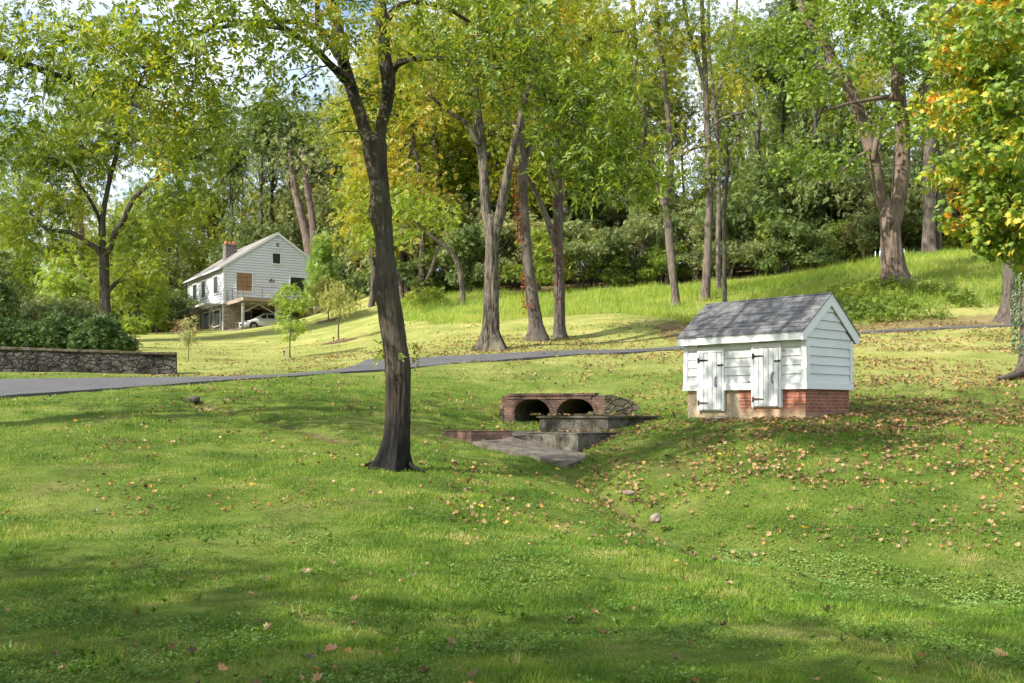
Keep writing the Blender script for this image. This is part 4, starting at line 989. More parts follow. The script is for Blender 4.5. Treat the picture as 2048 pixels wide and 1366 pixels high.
def pad():
    # parking court under and beside the deck
    rz=math.atan2(.515,.857); c,s=math.cos(rz),math.sin(rz); V=[]
    for x,y in ((-.3,-6.2),(8.0,-6.2),(7.3,4.4),(2.6,4.4),(2.6,-.05),(-.3,-.05)): V.append((-26.8+x*c-y*s,100+x*s+y*c,7.52))
    m=MB(); m.add(V+[(x,y,z-1.5) for x,y,z in V],[tuple(range(6))]+[(i,6+i,6+(i+1)%6,(i+1)%6) for i in range(6)]); o=m.build('parking_court',M['rock']); o['kind']='structure'
pad()
def car():
    rz=math.atan2(.515,.857)+math.pi; c,s=math.cos(rz-math.pi),math.sin(rz-math.pi); lx,ly=3.15,-2.6
    root=thing('parked_car','silver-white compact SUV parked nose out to the left under the deck','car',(-26.8+lx*c-ly*s,100+lx*s+ly*c,7.52),rz)
    # local: +x forward (nose)
    Lc=4.55; h=Lc/2; wd=.90
    prof=[(-h,.45),(-h+.02,.85),(-h+.10,1.05),(-h+.25,1.12),(.75,1.04),(1.55,.93),(2.05,.80),(h-.03,.62),(h,.42),(h-.08,.25),(-h+.1,.28)]
    m=MB(); m.prism(prof,'y',-wd,wd); body=m.build('body',M['car_paint'],root,bevel=.07,smooth=True)
    m=MB()
    low=[(-h+.22,1.08),(1.15,1.0)]; 
    V=[(-h+.15,-.84,1.06),(1.25,-.84,1.0),(.45,-.68,1.55),(-.9,-.68,1.60),(-h+.55,-.68,1.52),(-h+.15,.84,1.06),(1.25,.84,1.0),(.45,.68,1.55),(-.9,.68,1.60),(-h+.55,.68,1.52)]
    m.add(V,[(0,1,2,3,4),(9,8,7,6,5),(1,6,7,2),(2,7,8,3),(3,8,9,4),(4,9,5,0),(0,5,6,1)]); m.build('cabin',M['car_paint'],root,bevel=.05,smooth=True)
    for sg in (1,-1):
        def side(x,z): t=(z-1.03)/(.53); return (x,sg*(.848-.16*t),z)
        for xs in (((-1.75,1.13),(-.95,1.12),(-.95,1.50),(-1.45,1.46)),((-.88,1.12),(.08,1.10),(.08,1.50),(-.88,1.51)),((.15,1.10),(.98,1.07),(.42,1.47),(.15,1.50))):
            m=MB(); q=[side(*p) for p in xs]; qi=[(x,y-sg*.03,z) for x,y,z in q]; m.add(q+qi,[(0,1,2,3),(7,6,5,4),(0,4,5,1),(1,5,6,2),(2,6,7,3),(3,7,4,0)]); m.build('window',M['glass_dark'],root)
        m=MB(); m.box(.72,.90,sg*.9-.02,sg*.9+.14*sg+.02 if sg>0 else -.9+.02,1.02,1.14) if sg>0 else m.box(.72,.90,-1.06,-.88,1.02,1.14); m.build('mirror',M['car_paint'],root,bevel=.03)
        m=MB(); y0,y1=sorted((sg*.62,sg*.905)); m.box(1.95,h+.012,y0,y1,.66,.78); m.build('headlight',M['lamp_glass'],root,bevel=.02)
        m=MB(); y0,y1=sorted((sg*.904,sg*.914)); m.box(-1.6,1.3,y0,y1,.28,.42); m.build('sill',M['tyre'],root)
        m=MB(); m.box(.09,.095,y0,y1-.004*sg if sg>0 else y1,.45,1.03); m.build('door_gap',M['tyre'],root); m=MB(); m.box(-.93,-.925,y0,y1,.45,1.03); m.build('door_gap',M['tyre'],root)
        for x in (1.42,-1.40):
            m=MB(); n=24; ya=sg*.93; yb=sg*.70
            m.tube([(x,yb,.35),(x,ya,.35)],.35,n); w=m.build('tyre',M['tyre'],root)
            m=MB(); m.tube([(x,ya-.01*sg,.35),(x,ya+.006*sg,.35)],.22,18); 
            r=m.build('rim',M['rim'],w)
            m=MB(); 
            m.tube([(x,sg*.89,.36),(x,sg*.908,.36)],.41,n); m.build('wheel_arch',M['tyre'],root)
    m=MB(); m.box(h-.06,h+.015,-.5,.5,.40,.60); m.build('grille',M['tyre'],root,bevel=.02)
    m=MB(); m.add([(1.16,-.72,1.05),(1.16,.72,1.05),(.50,.62,1.52),(.50,-.62,1.52),(1.10,-.72,1.03),(1.10,.72,1.03),(.44,.62,1.50),(.44,-.62,1.50)],[(0,1,2,3),(7,6,5,4),(0,4,5,1),(1,5,6,2),(2,6,7,3),(3,7,4,0)]); m.build('windscreen',M['glass_dark'],root)
    m=MB(); m.box(h-.02,h+.02,-.24,.24,.62,.72); m.build('number_plate',M['white_paint'],root)
car()

# ------------------------------------------------------------------ named trees
def T(name,label,base,D,stems,crown,leaf,bark,per=9,rc=.55,size=.38,tmpl=SPR,seed=1,flare=.9,group=None,cat='tree',sides=18,rmax=.05,pitch=(-.35,.5),knots=(),flat=.55,lump=.10,step=.22,gap=.45):
    tb=TB(seed); b=None
    for i,(pts,dD) in enumerate(stems):
        p,r=px_path(D,pts,dD)
        if i==0:
            z=gz(p[0][0],p[0][1]); p=[np.array((p[0][0],p[0][1],z-.28))]+p; r=[r[0]*1.02]+r; b=(p[0][0],p[0][1],z)
        tb.stem(p,r,sides if i==0 else 10,step if i==0 else .35,flare if i==0 else 0,lump,.03,.45 if i==0 else .15,knots if i==0 else ())
    cs=[]
    for e in crown:
        c=P(e[0],e[1],e[2]); cs+=ellip(tb.r,c,e[3:6],e[6],gap=gap,seed=seed)
    if cs:
        tb.grow(cs,rmax=rmax); tb.leaves(tmpl,cs,per,rc,size,flat,pitch)
    return finish_tree(tb,name,label,cat,b,bark,leaf,group)

# big double-trunked tree in front
T('shade_tree','tall dark double-stemmed tree standing alone in front on the lawn',None,17,[
  ([(786,932,28),(790,900,24.5),(795,860,23.5),(796,800,23.5),(795,740,23.8),(790,690,22.5),(783,640,24),(779,610,23.5),(774,570,23.5),(772,535,20.5),(769,490,18.5),(764,450,19.5),(759,420,22.5),(760,385,19),(756,350,20),(752,320,22),(749,290,24.5),(747,272,18)],0),
  ([(784,880,10),(772,908,10),(754,925,6.5),(732,930,4,16.9),(712,936,2,16.8)],0),([(806,880,9),(815,915,7),(832,936,4.5,16.85),(850,944,2,16.7)],0),
  ([(744,300,16),(736,275,13.5),(727,250,11.8),(711,200,12),(692,150,12.8),(681,100,12.6),(671,50,12),(660,0,11.5),(650,-120,9),(630,-300,7),(625,-520,4)],.6),
  ([(752,300,17),(758,275,14),(763,250,12.5),(770,200,13),(775,150,14.8),(770,100,12.4),(767,50,12),(764,0,12),(772,-140,10),(785,-330,8),(790,-560,5)],-.4),
  ([(690,160,8),(672,138,8),(645,110,7),(618,85,6.2),(590,66,5.8),(556,45,5.2),(538,18,5.5),(515,-10,5),(480,-70,4)],-1.0),
  ([(690,120,7),(672,90,6),(645,62,5.5),(610,45,5),(560,42,5),(500,48,4.5),(450,52,4),(395,66,3.6),(340,95,3),(296,140,2.4),(262,200,1.6)],-1.6),
  ([(590,62,4.5),(520,50,4),(455,38,3.6),(410,60,3),(360,98,2.6),(318,130,2),(250,160,1.4)],.8),
  ([(776,155,11),(790,136,8.5),(808,124,7),(835,118,6),(880,116,5.2),(930,118,4.8),(985,130,4.2),(1035,152,3.4),(1085,185,2.6),(1140,235,1.8)],-1.3),
  ([(771,45,8),(800,10,6),(850,6,4.5),(900,22,3.8),(960,60,3),(1010,70,2),(1080,60,1.2)],1.0),
  ([(688,130,7),(672,112,6),(652,80,5.5),(636,53,5),(637,10,4.5),(640,-60,4)],.5)],
  [(900,40,15.8,1.8,1.6,.7,38),(1040,110,15.4,1.3,1.3,.7,38),(1150,230,15.3,.9,1.0,.6,35),(1225,330,15.4,.7,.8,.55,23),
   (620,20,16,1.3,1.5,.7,23),(440,70,15.4,1.3,1.4,.6,38),(290,130,15.2,1.0,1.3,.7,35),(370,240,15.6,.8,1.0,.7,23),(170,90,15.4,1.0,1.2,.6,20),(560,170,16.6,.7,.8,.5,10),
   (630,-250,17.5,3.4,3.2,2.0,93),(850,-350,16.8,3.4,3.2,2.2,87),(1050,-130,16.5,2.4,2.6,1.1,46),(400,-160,16,2.6,2.6,1.0,49),(760,-620,17,3,3,1.6,44),(690,230,17.6,.9,.8,.6,9),(782,712,16.70,.03,.02,.04,1)],
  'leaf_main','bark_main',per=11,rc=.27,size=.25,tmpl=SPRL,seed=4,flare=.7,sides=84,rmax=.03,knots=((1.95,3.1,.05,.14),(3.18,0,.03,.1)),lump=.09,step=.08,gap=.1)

# hanging limb of an out-of-frame tree, upper left, and the canopy trees that shade the lawn
tb=TB(21); bx_,by_=-16.0,17.5; bz=gz(bx_,by_)
tb.stem([(bx_,by_,bz-.3),(bx_+.2,by_,bz+3),(bx_,by_+.2,bz+7),(bx_-.2,by_,bz+12),(bx_,by_,bz+17)],[.42,.33,.27,.2,.06],16,.3,.8)
tb.stem([(bx_,by_,bz+5.4),(-12.5,18.6,6.6),(-9.8,19.3,6.55),(-7.6,19.6,5.9),(-5.9,19.5,5.2)],[.14,.11,.08,.05,.02],8,.4)
tb.stem([(bx_,by_,bz+7.2),(-12.5,17.6,8.4),(-9.5,18,8.7),(-6.6,18.2,8.3)],[.14,.11,.07,.03],8,.4)
cs=ellip(tb.r,(-8.6,19.3,6.3),(1.9,1.6,1.2),92,gap=.1)+ellip(tb.r,(-9.6,19.3,5.0),(1.0,1.0,.9),26,gap=.1)+ellip(tb.r,(-7,18,8.4),(2.2,1.8,.9),46,gap=.3)+ellip(tb.r,(-15,17.5,11),(5,4.6,4.5),260,gap=.3)
tb.grow(cs,rmax=.04); tb.leaves(SPR,cs,8,.40,.28,.6)
finish_tree(tb,'overhanging_tree','tree at the left edge whose leafy boughs hang into the upper left corner','tree',(bx_,by_,bz),'bark_dark','leaf_main')

T('forked_tree','twin-stemmed tree with split pale bark standing just above the driveway bend',None,42,[
  ([(982,697,18.1),(982,660,14.8),(982,600,14.1),(983,540,14.1),(984,480,14.1),(983,450,13.4),(984,430,10.8)],0),
  ([(981,520,7.7),(977,470,10.3),(970,420,10.3),(966,370,10.3),(962,320,9.9),(955,270,9.0),(948,220,8.6),(940,160,7.7),(930,110,6.9),(925,40,6.0),(915,-60,5.2),(905,-200,3.4)],.5),
  ([(986,520,7.7),(990,470,9.9),(999,420,9.5),(1008,370,9.5),(1016,325,8.6),(1030,275,7.7),(1042,225,6.5),(1052,180,6.0),(1066,120,5.2),(1078,60,4.7),(1085,-20,4.3),(1095,-180,2.6)],-1),
  ([(957,290,6.0),(935,248,4.7),(905,228,3.9),(875,205,3.0),(850,185,2.1)],-.6),
  ([(945,190,4.3),(915,185,3.4),(880,180,2.6),(855,150,1.7)],1),
  ([(1040,232,4.3),(1046,180,3.4),(1040,120,3.0),(1046,40,2.2)],1),
  ([(1060,130,3.9),(1100,110,3.1),(1150,95,2.8),(1200,70,2.2),(1260,60,1.7)],-2)],
  [(930,60,42,2.6,2.8,1.7,60),(1090,30,41.5,2.8,2.8,1.6,56),(860,180,42,1.3,1.6,1.1,26),(1180,80,40.5,1.8,1.8,1.1,34),(1000,-220,42,5,4.5,2.8,120),(1010,170,42.5,1.6,1.6,1.1,20),(800,100,42,1.4,1.6,1.6,22)],
  'leaf_gold','bark_split',per=14,rc=.55,size=.36,seed=5,flare=0.8,sides=64,lump=.16,step=.18)
T('vine_clad_tree','straight tree with red creeper up its left side, nearer of the close pair',None,45,[
  ([(1073,676,16.4),(1071,650,13.1),(1065,600,11.9),(1059,550,11.1),(1053,490,10.7),(1048,430,9.8),(1046,360,8.6),(1044,300,7.8),(1044,200,6.6),(1040,80,5.7),(1042,-80,4.1),(1045,-250,2.5)],0),
  ([(1046,340,6),(1060,290,5),(1085,240,4),(1110,190,3)],1)],
  [(1040,100,45,2.0,2.2,2.6,46),(1050,-160,45,3.6,3.6,2.4,80),(1095,200,46,1.2,1.4,1.1,18),(985,250,45.5,1.1,1.5,1.0,12)],
  'leaf_gold','bark_grey',per=15,rc=.6,size=.36,seed=6,flare=0.45)
T('vine_clad_tree','straight tree with red creeper down its middle, farther of the close pair',None,46.5,[
  ([(1120,674,12.3),(1119,650,11.1),(1120,600,10.2),(1119,540,10.2),(1118,470,9.8),(1117,400,8.6),(1116,330,7.8),(1113,250,7.0),(1112,150,6.1),(1108,0,5.3),(1105,-200,3.3)],0),
  ([(1114,500,7),(1102,460,6.5),(1088,420,5.5),(1072,385,4.5),(1052,350,3.6),(1040,330,2.5)],-1),
  ([(1113,400,6),(1098,340,5),(1092,280,4),(1080,240,3)],1)],
  [(1120,120,46.5,2.1,2.2,2.5,48),(1110,-160,46.5,3.6,3.5,2.3,80),(1165,260,46,1.2,1.3,1.1,18)],
  'leaf_yg','bark_grey',per=15,rc=.6,size=.36,seed=7,flare=0.4)
T('forked_tree','slim leaning tree with a high fork in the tall grass left of the shed roof',None,57,[
  ([(1352,612,9.1),(1350,580,8.0),(1343,520,8.0),(1337,460,7.6),(1331,420,7.2),(1324,390,6.5)],0),
  ([(1328,410,7.5),(1315,360,7.5),(1303,310,7),(1292,265,6.5),(1284,220,6),(1272,170,5),(1268,90,4.5),(1262,-60,3.5),(1255,-200,2)],.5),
  ([(1327,412,7),(1338,370,6.5),(1341,320,6),(1337,260,6),(1332,200,5.5),(1325,130,5),(1318,60,4.5),(1312,-60,3.5),(1310,-200,2)],-.5),
  ([(1300,300,3.5),(1262,250,3),(1230,215,2.5),(1190,190,2)],-1),([(1290,250,3.5),(1275,330,2.6),(1258,400,1.6)],-1)],
  [(1270,90,57,2.4,2.4,2.2,44),(1320,20,57,2.4,2.4,1.8,40),(1290,-140,57,4.6,4,2.8,90),(1215,190,56.5,1.6,1.6,1.4,28),(1250,300,56.5,1.5,1.5,2.0,26),(1370,330,57,1.0,1.1,1.1,11)],
  'leaf_yg','bark_pale',per=16,rc=.75,size=.40,seed=8,flare=0.25)
T('tall_tree','tall straight tree in the grass, thickest of the three slim trunks above the shed roof',None,57,[
  ([(1409,600,9.9),(1412,570,8.7),(1415,520,8.4),(1418,450,7.6),(1419,380,7.2),(1416,300,6.8),(1413,230,6.1),(1410,150,5.3),(1406,60,4.6),(1402,-80,3.4),(1400,-230,2.3)],0),
  ([(1411,180,5),(1392,110,4.5),(1375,50,4),(1360,-60,3)],.6),([(1414,260,3),(1450,235,2.4),(1490,225,1.8)],0),([(1415,290,3),(1380,300,2.2),(1350,320,1.5)],0)],
  [(1390,70,57,2.2,2.3,1.9,36),(1400,-140,57,4.4,4,2.6,80),(1480,180,57,1.5,1.6,1.3,17),(1355,260,57,1.2,1.3,1.0,8)],
  'leaf_yg','bark_pale',per=16,rc=.75,size=.40,seed=9,flare=0.25)
T('tall_tree','slim tall trunk right behind the grassy rim, middle of the three above the shed roof',None,63,[
  ([(1438,582,5.6),(1437,520,5.0),(1436,450,4.7),(1438,380,4.3),(1436,300,4.0),(1428,200,3.7),(1420,100,3.1),(1416,-60,2.5),(1410,-200,1.6)],0),([(1430,210,4),(1450,130,3.4),(1470,40,2.6),(1480,-60,2)],.5)],
  [(1440,80,63,2.2,2.2,1.9,28),(1430,-130,63,4,4,2.5,70)],'leaf_lime','bark_pale',per=16,rc=.75,size=.40,seed=10,flare=0.2)
T('slender_tree','thinnest dark trunk standing just above the shed ridge',None,55,[
  ([(1450,606,4.7),(1450,560,4.2),(1451,500,4.1),(1449,440,3.9),(1452,380,3.8),(1454,320,3.4),(1452,275,3.0)],0),([(1452,330,2.4),(1440,290,1.8),(1430,270,1.2)],0),([(1453,320,2.4),(1468,290,1.8),(1476,280,1.2)],0)],
  [(1450,300,55,.9,.9,.7,7)],'leaf_yg','bark_dark',per=5,rc=.5,size=.42,seed=11,flare=0.1)
T('massive_tree','massive twin-trunked tree with furrowed brown bark on the right bank above the shed',None,50,[
  ([(1789,566,25.4),(1787,540,21.9),(1783,500,20.1),(1780,460,19.8),(1780,425,20.4),(1783,400,16.9)],0),
  ([(1777,470,9.0),(1768,425,11.9),(1757,380,11.9),(1748,330,11.9),(1738,290,12.7),(1722,245,12.3),(1708,205,11.9),(1690,165,10.7),(1668,125,9.8),(1645,85,8.2),(1615,40,7.0),(1590,-20,5.7),(1560,-120,3.3)],1),
  ([(1784,480,11.5),(1791,430,14.8),(1798,370,16.0),(1803,310,16.0),(1805,260,14.8),(1800,200,13.9),(1795,140,12.3),(1790,80,10.7),(1770,30,9.0),(1745,-40,7.4),(1720,-160,4.9)],-.5),
  ([(1715,225,6.6),(1700,180,5.7),(1660,145,4.9),(1640,135,4.1)],-1),
  ([(1745,320,6.6),(1758,260,6.1),(1775,210,4.9),(1795,170,3.3)],-1),
  ([(1803,250,10.7),(1830,205,9.0),(1855,160,7.4),(1870,100,6.6),(1880,20,5.7),(1900,-80,4.1)],0),
  ([(1800,190,4.9),(1740,200,3.7),(1690,210,3.0),(1640,225,2.0)],-3),
  ([(1738,300,4.1),(1705,320,3.3),(1680,345,2.5),(1650,370,1.6)],-2.5)],
  [(1620,160,46,1.9,2.0,1.2,26),(1650,325,45.5,1.7,1.6,.5,20),(1745,60,47,2.2,2.2,1.6,36),(1860,110,49,2.2,2.2,1.7,36),(1680,10,49,3.0,2.6,1.6,34),(1800,-160,50,6,5,3.2,110),(1850,250,48,1.3,1.5,1.3,22),(1765,240,47,.8,1.0,.7,7),(1550,60,49,1.6,1.8,1.2,16)],
  'leaf_maple_green','bark_brown',per=9,rc=.45,size=.44,tmpl=MAP,seed=12,flare=0.4,sides=84,lump=.11,step=.16)
T('woodland_tree','grey trunk behind the grassy rim between the massive tree and the right edge',None,64,[
  ([(1857,508,13),(1856,470,12),(1856,400,11.5),(1856,330,11),(1858,250,10),(1862,150,9),(1862,0,7),(1862,-150,4)],0),([(1878,505,6,64.5),(1877,430,5.5,64.5),(1880,330,5,64.5),(1885,200,4,64.5)],0)],
  [(1860,80,64,3.5,3.5,3,60),(1870,-100,64,4.5,4.5,3,60)],'leaf_green','bark_pale',per=8,rc=.7,size=.6,seed=13,flare=.3)
T('verge_tree','stout grey tree beside the driveway verge near the right edge',None,43.5,[
  ([(2022,640,18.7),(2022,610,15.3),(2022,560,14.4),(2024,500,13.6),(2026,420,12.8),(2030,320,11.9),(2035,200,10.2),(2040,50,8.5),(2045,-150,6.0)],0)],
  [(2080,60,43.5,4.2,4,3.2,90),(1990,-100,43.5,4,4,2.6,80)],'leaf_green','bark_grey',per=9,rc=.55,size=.5,seed=14,flare=0.6,sides=26)
# ivy-wrapped maple on the right edge with the big hanging crown
T('maple_tree','ivy-wrapped maple at the right edge with hanging green and orange leaves',None,29.5,[
  ([(2066,755,30),(2066,725,25),(2066,650,23),(2066,560,22),(2070,450,21),(2074,330,20),(2080,180,18),(2085,0,15),(2090,-220,11),(2095,-420,6)],0),
  ([(2074,300,10),(2020,230,8,27),(1990,190,6.5,24.5),(1960,150,5,23)],0),([(2072,430,10),(2020,380,8,27),(1970,345,6,24.5),(1930,300,4,23)],0),
  ([(2070,560,9),(2030,520,7,27),(1990,480,5.5,25),(1950,440,3.5,24)],0),([(2085,60,10),(2020,0,8,26.5),(1960,-20,6,24),(1900,20,4,23)],0),([(2060,735,12),(2030,750,8,28.8),(1995,758,4,28.2)],0)],
  [(2000,20,22.5,1.4,1.6,0.2,31),(1985,85,22,1.5,1.6,0.22,35),(1990,150,22.8,1.35,1.5,0.2,32),(1965,215,22.2,1.4,1.5,0.2,35),(2005,275,22.6,1.0,1.4,0.18,24),(1970,330,22.3,1.15,1.4,0.18,29),(2000,385,22.5,0.9,1.2,0.16,22),(1985,435,22.4,0.95,1.2,0.16,24),(2005,485,22.8,0.6,1.0,0.16,15),(2055,520,23,0.4,0.8,0.15,8),(2060,200,24.5,1.0,1.5,2.0,35),(2030,-60,23,1.7,1.8,0.6,28),(2250,100,27,4,3.8,4.2,77),(2100,-300,28,4.5,4.5,2.6,42)],
  'leaf_maple','bark_grey',per=7,rc=.20,size=.36,tmpl=MAP,seed=15,flare=.4,sides=26,rmax=.03,pitch=(-.75,.4),gap=.55)
# left background tree with spreading limbs
T('spreading_tree','dark-limbed spreading tree behind the glossy hedge on the left',None,70,[
  ([(212,640,13),(211,610,11),(209,570,9.5),(208,540,9),(208,510,9),(207,495,7)],0),
  ([(205,520,6),(195,498,5.5),(178,488,5),(160,475,4.5),(140,465,4.5),(118,462,4),(95,460,4),(78,445,3),(60,425,2.2)],-2),
  ([(206,505,6),(205,470,6),(206,430,5.5),(215,385,5),(222,350,5),(234,300,4),(240,240,3),(245,190,2)],0),
  ([(211,510,6),(222,495,5.5),(228,470,5.5),(248,440,5),(258,415,5),(280,385,4.5),(310,360,4),(345,340,3.4),(385,318,2.6),(420,300,1.8)],-2),
  ([(214,585,4.5),(232,565,4),(262,550,3.5),(268,525,3),(285,508,2)],1),
  ([(200,480,4),(198,440,4),(180,400,3.4),(160,370,2.6),(140,330,2)],2),
  ([(100,461,2.8),(110,440,2),(130,420,1.4)],-1)],
  [(80,400,69,2.8,3,1.9,99),(150,300,70,3.4,3.4,2.3,138),(250,240,70,3.4,3.4,2.4,135),(370,300,69,2.6,2.8,2.1,105),(60,300,70,2.6,2.8,2.2,90),(180,190,71,2.8,2.8,1.4,60),(350,410,69,2.0,2.2,1.6,69),(120,500,70,2.4,2.2,1.2,39),(300,470,71,2,2,1.2,39),(430,230,69,1.9,2.2,1.6,54),(20,480,69,2.2,2.4,1.7,60),(290,540,70,1.3,1.6,.7,21)],
  'leaf_main','bark_dark',per=13,rc=.75,size=.5,seed=16,flare=.35,gap=.35)
T('leaning_tree','small crooked pale-limbed tree leaning out of the woodland edge',None,68,[
  ([(926,588,5.5),(922,560,5),(917,530,4.8),(903,505,4.6),(882,485,4.2),(860,470,4),(838,448,3.6),(815,430,3),(790,425,2)],-1),([(885,488,3),(876,500,3),(862,545,3.2),(852,560,3)],0),([(860,470,2.4),(875,445,2),(900,440,1.5)],0)],
  [(820,400,67,1.9,2,1.1,34),(880,430,67,1.6,1.8,1.0,24),(770,470,67,1.4,1.6,1.2,26)],'leaf_lime','bark_pale',per=8,rc=.5,size=.45,seed=17,flare=.2)

# red creeper on the vine-clad pair, leaf sprays on the shade tree and ivy on the maple
def creeper(label,name,path,D,rad,n,mat,spread,size,seed,tmpl=SING,cat='vine',dens=None):
    r=np.random.default_rng(seed); p,_=px_path(D,[(a,b,1) for a,b in path]); p=np.array(p); p2,_2=catmull(p,np.ones(len(p)),.15)
    i=r.integers(0,len(p2),n); a=r.uniform(spread[0],spread[1],n); rr=rad*(1+.0*a)*r.uniform(.95,1.3,n)+np.abs(r.normal(0,.05,n))
    pos=p2[i]+np.stack([np.cos(a)*rr,np.sin(a)*rr,r.normal(0,.08,n)],1)
    if dens is not None: k=wob(pos[:,2],pos[:,0]*0,.6,seed)>-.55; pos=pos[k]; a=a[k]
    m=len(pos); base=p2[0]; root=thing(name,label,cat,tuple(base))
    v,f,s=scatter(tmpl,pos-base,a-math.pi/2+r.normal(0,.5,m),r.normal(-.9,.4,m),r.normal(0,.6,m),size*r.uniform(.6,1.3,m)); link('leaves',np_mesh('leaves',v,f,s),M[mat],root,True)
    tb=TB(seed); q=p2+np.stack([np.full(len(p2),math.cos((spread[0]+spread[1])/2)*rad),np.full(len(p2),math.sin((spread[0]+spread[1])/2)*rad),np.zeros(len(p2))],1)
    tb.tube(q-base,np.full(len(q),.012),5); link('stem',np_mesh('stem',np.concatenate(tb.V),np.concatenate(tb.F),np.concatenate(tb.S)),M['bark_dark'],root,True)
creeper('scarlet creeper climbing the left side of the nearer vine-clad trunk','climbing_creeper',[(1066,620),(1062,560),(1055,500),(1050,440),(1046,380),(1045,330)],45,.28,460,'leaf_red',(2.4,4.6),.13,31,dens=1)
creeper('dark red creeper climbing the face of the farther vine-clad trunk','climbing_creeper',[(1119,600),(1119,540),(1118,480),(1117,410),(1116,340)],46.5,.24,300,'leaf_red',(3.3,5.2),.12,32,dens=1)
creeper('variegated ivy sleeve covering the trunk of the right edge maple','ivy',[(2066,700),(2066,650),(2066,560),(2070,450),(2074,330)],29.5,.36,1800,'leaf_ivy',(2.2,5.6),.11,33)

# ------------------------------------------------------------------ young trees on the house lawn
def at(px,py): return hit(px,py)
def young(name,label,px,py,h,w,leaf,bark,seed,n=40,per=8,size=.24,rc=.16,tmpl=SPR,crown0=.3,r0=.035,stakes=0,ring=0,flat=.6,pitch=(-.3,.5),D=None,cone=False,cat='sapling'):
    b=at(px,py) if D is None else np.array(((px-HX)/F*D,D,0)); b[2]=gz(b[0],b[1]); tb=TB(seed); s=h
    tb.stem([b+(0,0,-.15),b+(0,0,h*.3),b+(.03*h,0,h*.6),b+(0,0,h*.97)],[r0,r0*.8,r0*.5,r0*.15],8,.12,.3,.05,.02,.25)
    cs=[]
    for k in range(n):
        t=tb.r.random(); z=crown0+(1-crown0)*t; ww=w*((1-t)**.8+.08 if cone else (math.sin(math.pi*min(1,t*.85+.12)))**.7)
        a=tb.r.uniform(0,6.28); rr=ww*tb.r.random()**.5; cs.append(b+(math.cos(a)*rr,math.sin(a)*rr,z*h))
    tb.grow(cs,rmax=r0*.4,rmin=.004); tb.leaves(tmpl,cs,per,rc,size,flat,pitch)
    root=finish_tree(tb,name,label,cat,b,bark,leaf)
    if ring:
        m=MB(); N=18; V=[(math.cos(i*6.283/N)*ring*random.uniform(.85,1.1),math.sin(i*6.283/N)*ring*random.uniform(.85,1.1),0) for i in range(N)]
        V=[(x,y,gz(b[0]+x,b[1]+y)-b[2]+.03) for x,y,z in V]; m.add(V+[(0,0,.10)],[(i,(i+1)%N,N) for i in range(N)]); o=m.build('mulch_ring',M['mulch'],None); o.location=tuple(b); tag(o,'mulch ring at the foot of the '+ring_name[(px,py)],'mulch ring')
    for i in range(stakes):
        m=MB(); a=i*2.2+.3; x,y=.22*math.cos(a),.12*math.sin(a); m.tube([(x,y,-.15),(x,y,.55)],.022,5); o=m.build('stake',M['tan_wood'],None); o.location=tuple(b); tag(o,'short wooden stake at the foot of the young oak-like tree beside the driveway','stake','stakes by the young tree')
    return b
ring_name={(677,684):'small weeping tree on the lawn',(657,643):'weeping shrub beside the deck'}
young('young_tree','young green tree with tiered boughs in front of the parked car',580,718,3.35,.95,'leaf_lime','bark_grey',41,80,9,.26,.17,SPRL,.27,.035,2,0,.35)
young('weeping_tree','small weeping yellow-green tree with a bare stem in the middle of the lawn',677,684,2.9,1.25,'leaf_willow','bark_brown',42,60,9,.22,.2,SPR,.58,.05,0,.95,1.1,(-1.0,.35))
young('weeping_tree','low weeping yellow shrub beneath the pine beside the deck',657,643,3.0,1.7,'leaf_willow','bark_brown',43,80,9,.3,.28,SPR,.42,.05,0,1.0,1.0,(-1.0,.35))
young('pine_tree','young soft-needled pine at the right corner of the deck',642,640,6.2,1.45,'leaf_pine','bark_brown',44,230,16,.46,.24,T_needle(16),.1,.06,0,0,.8,(.5,.6),D=90,cone=True,cat='tree')
young('young_tree','thin small sapling on the lawn behind the end of the stone wall',377,718,1.9,.5,'leaf_grey','bark_grey',45,34,7,.19,.14,SPR,.35,.018,0,0)
young('young_tree','narrow upright young tree at the crest left of the house',313,668,4.7,1.25,'leaf_lime','bark_grey',46,90,9,.36,.28,SPR,.22,.06,0,0,.8,(.2,.5),D=94)
for lab,px,py,h in (('small black path light at the foot of the weeping tree ring',667,686,.22),('small black path light left of the tiered young tree',568,714,.2)):
    b=at(px,py); o=thing('path_light',lab,'light',tuple(b)); m=MB(); m.tube([(0,0,-.1),(0,0,h)],.018,6); m.build('post',M['black_iron'],o); m=MB(); m.tube([(0,0,h),(0,0,h+.08)],[.055,.05],8); m.build('lamp_head',M['black_iron'],o)

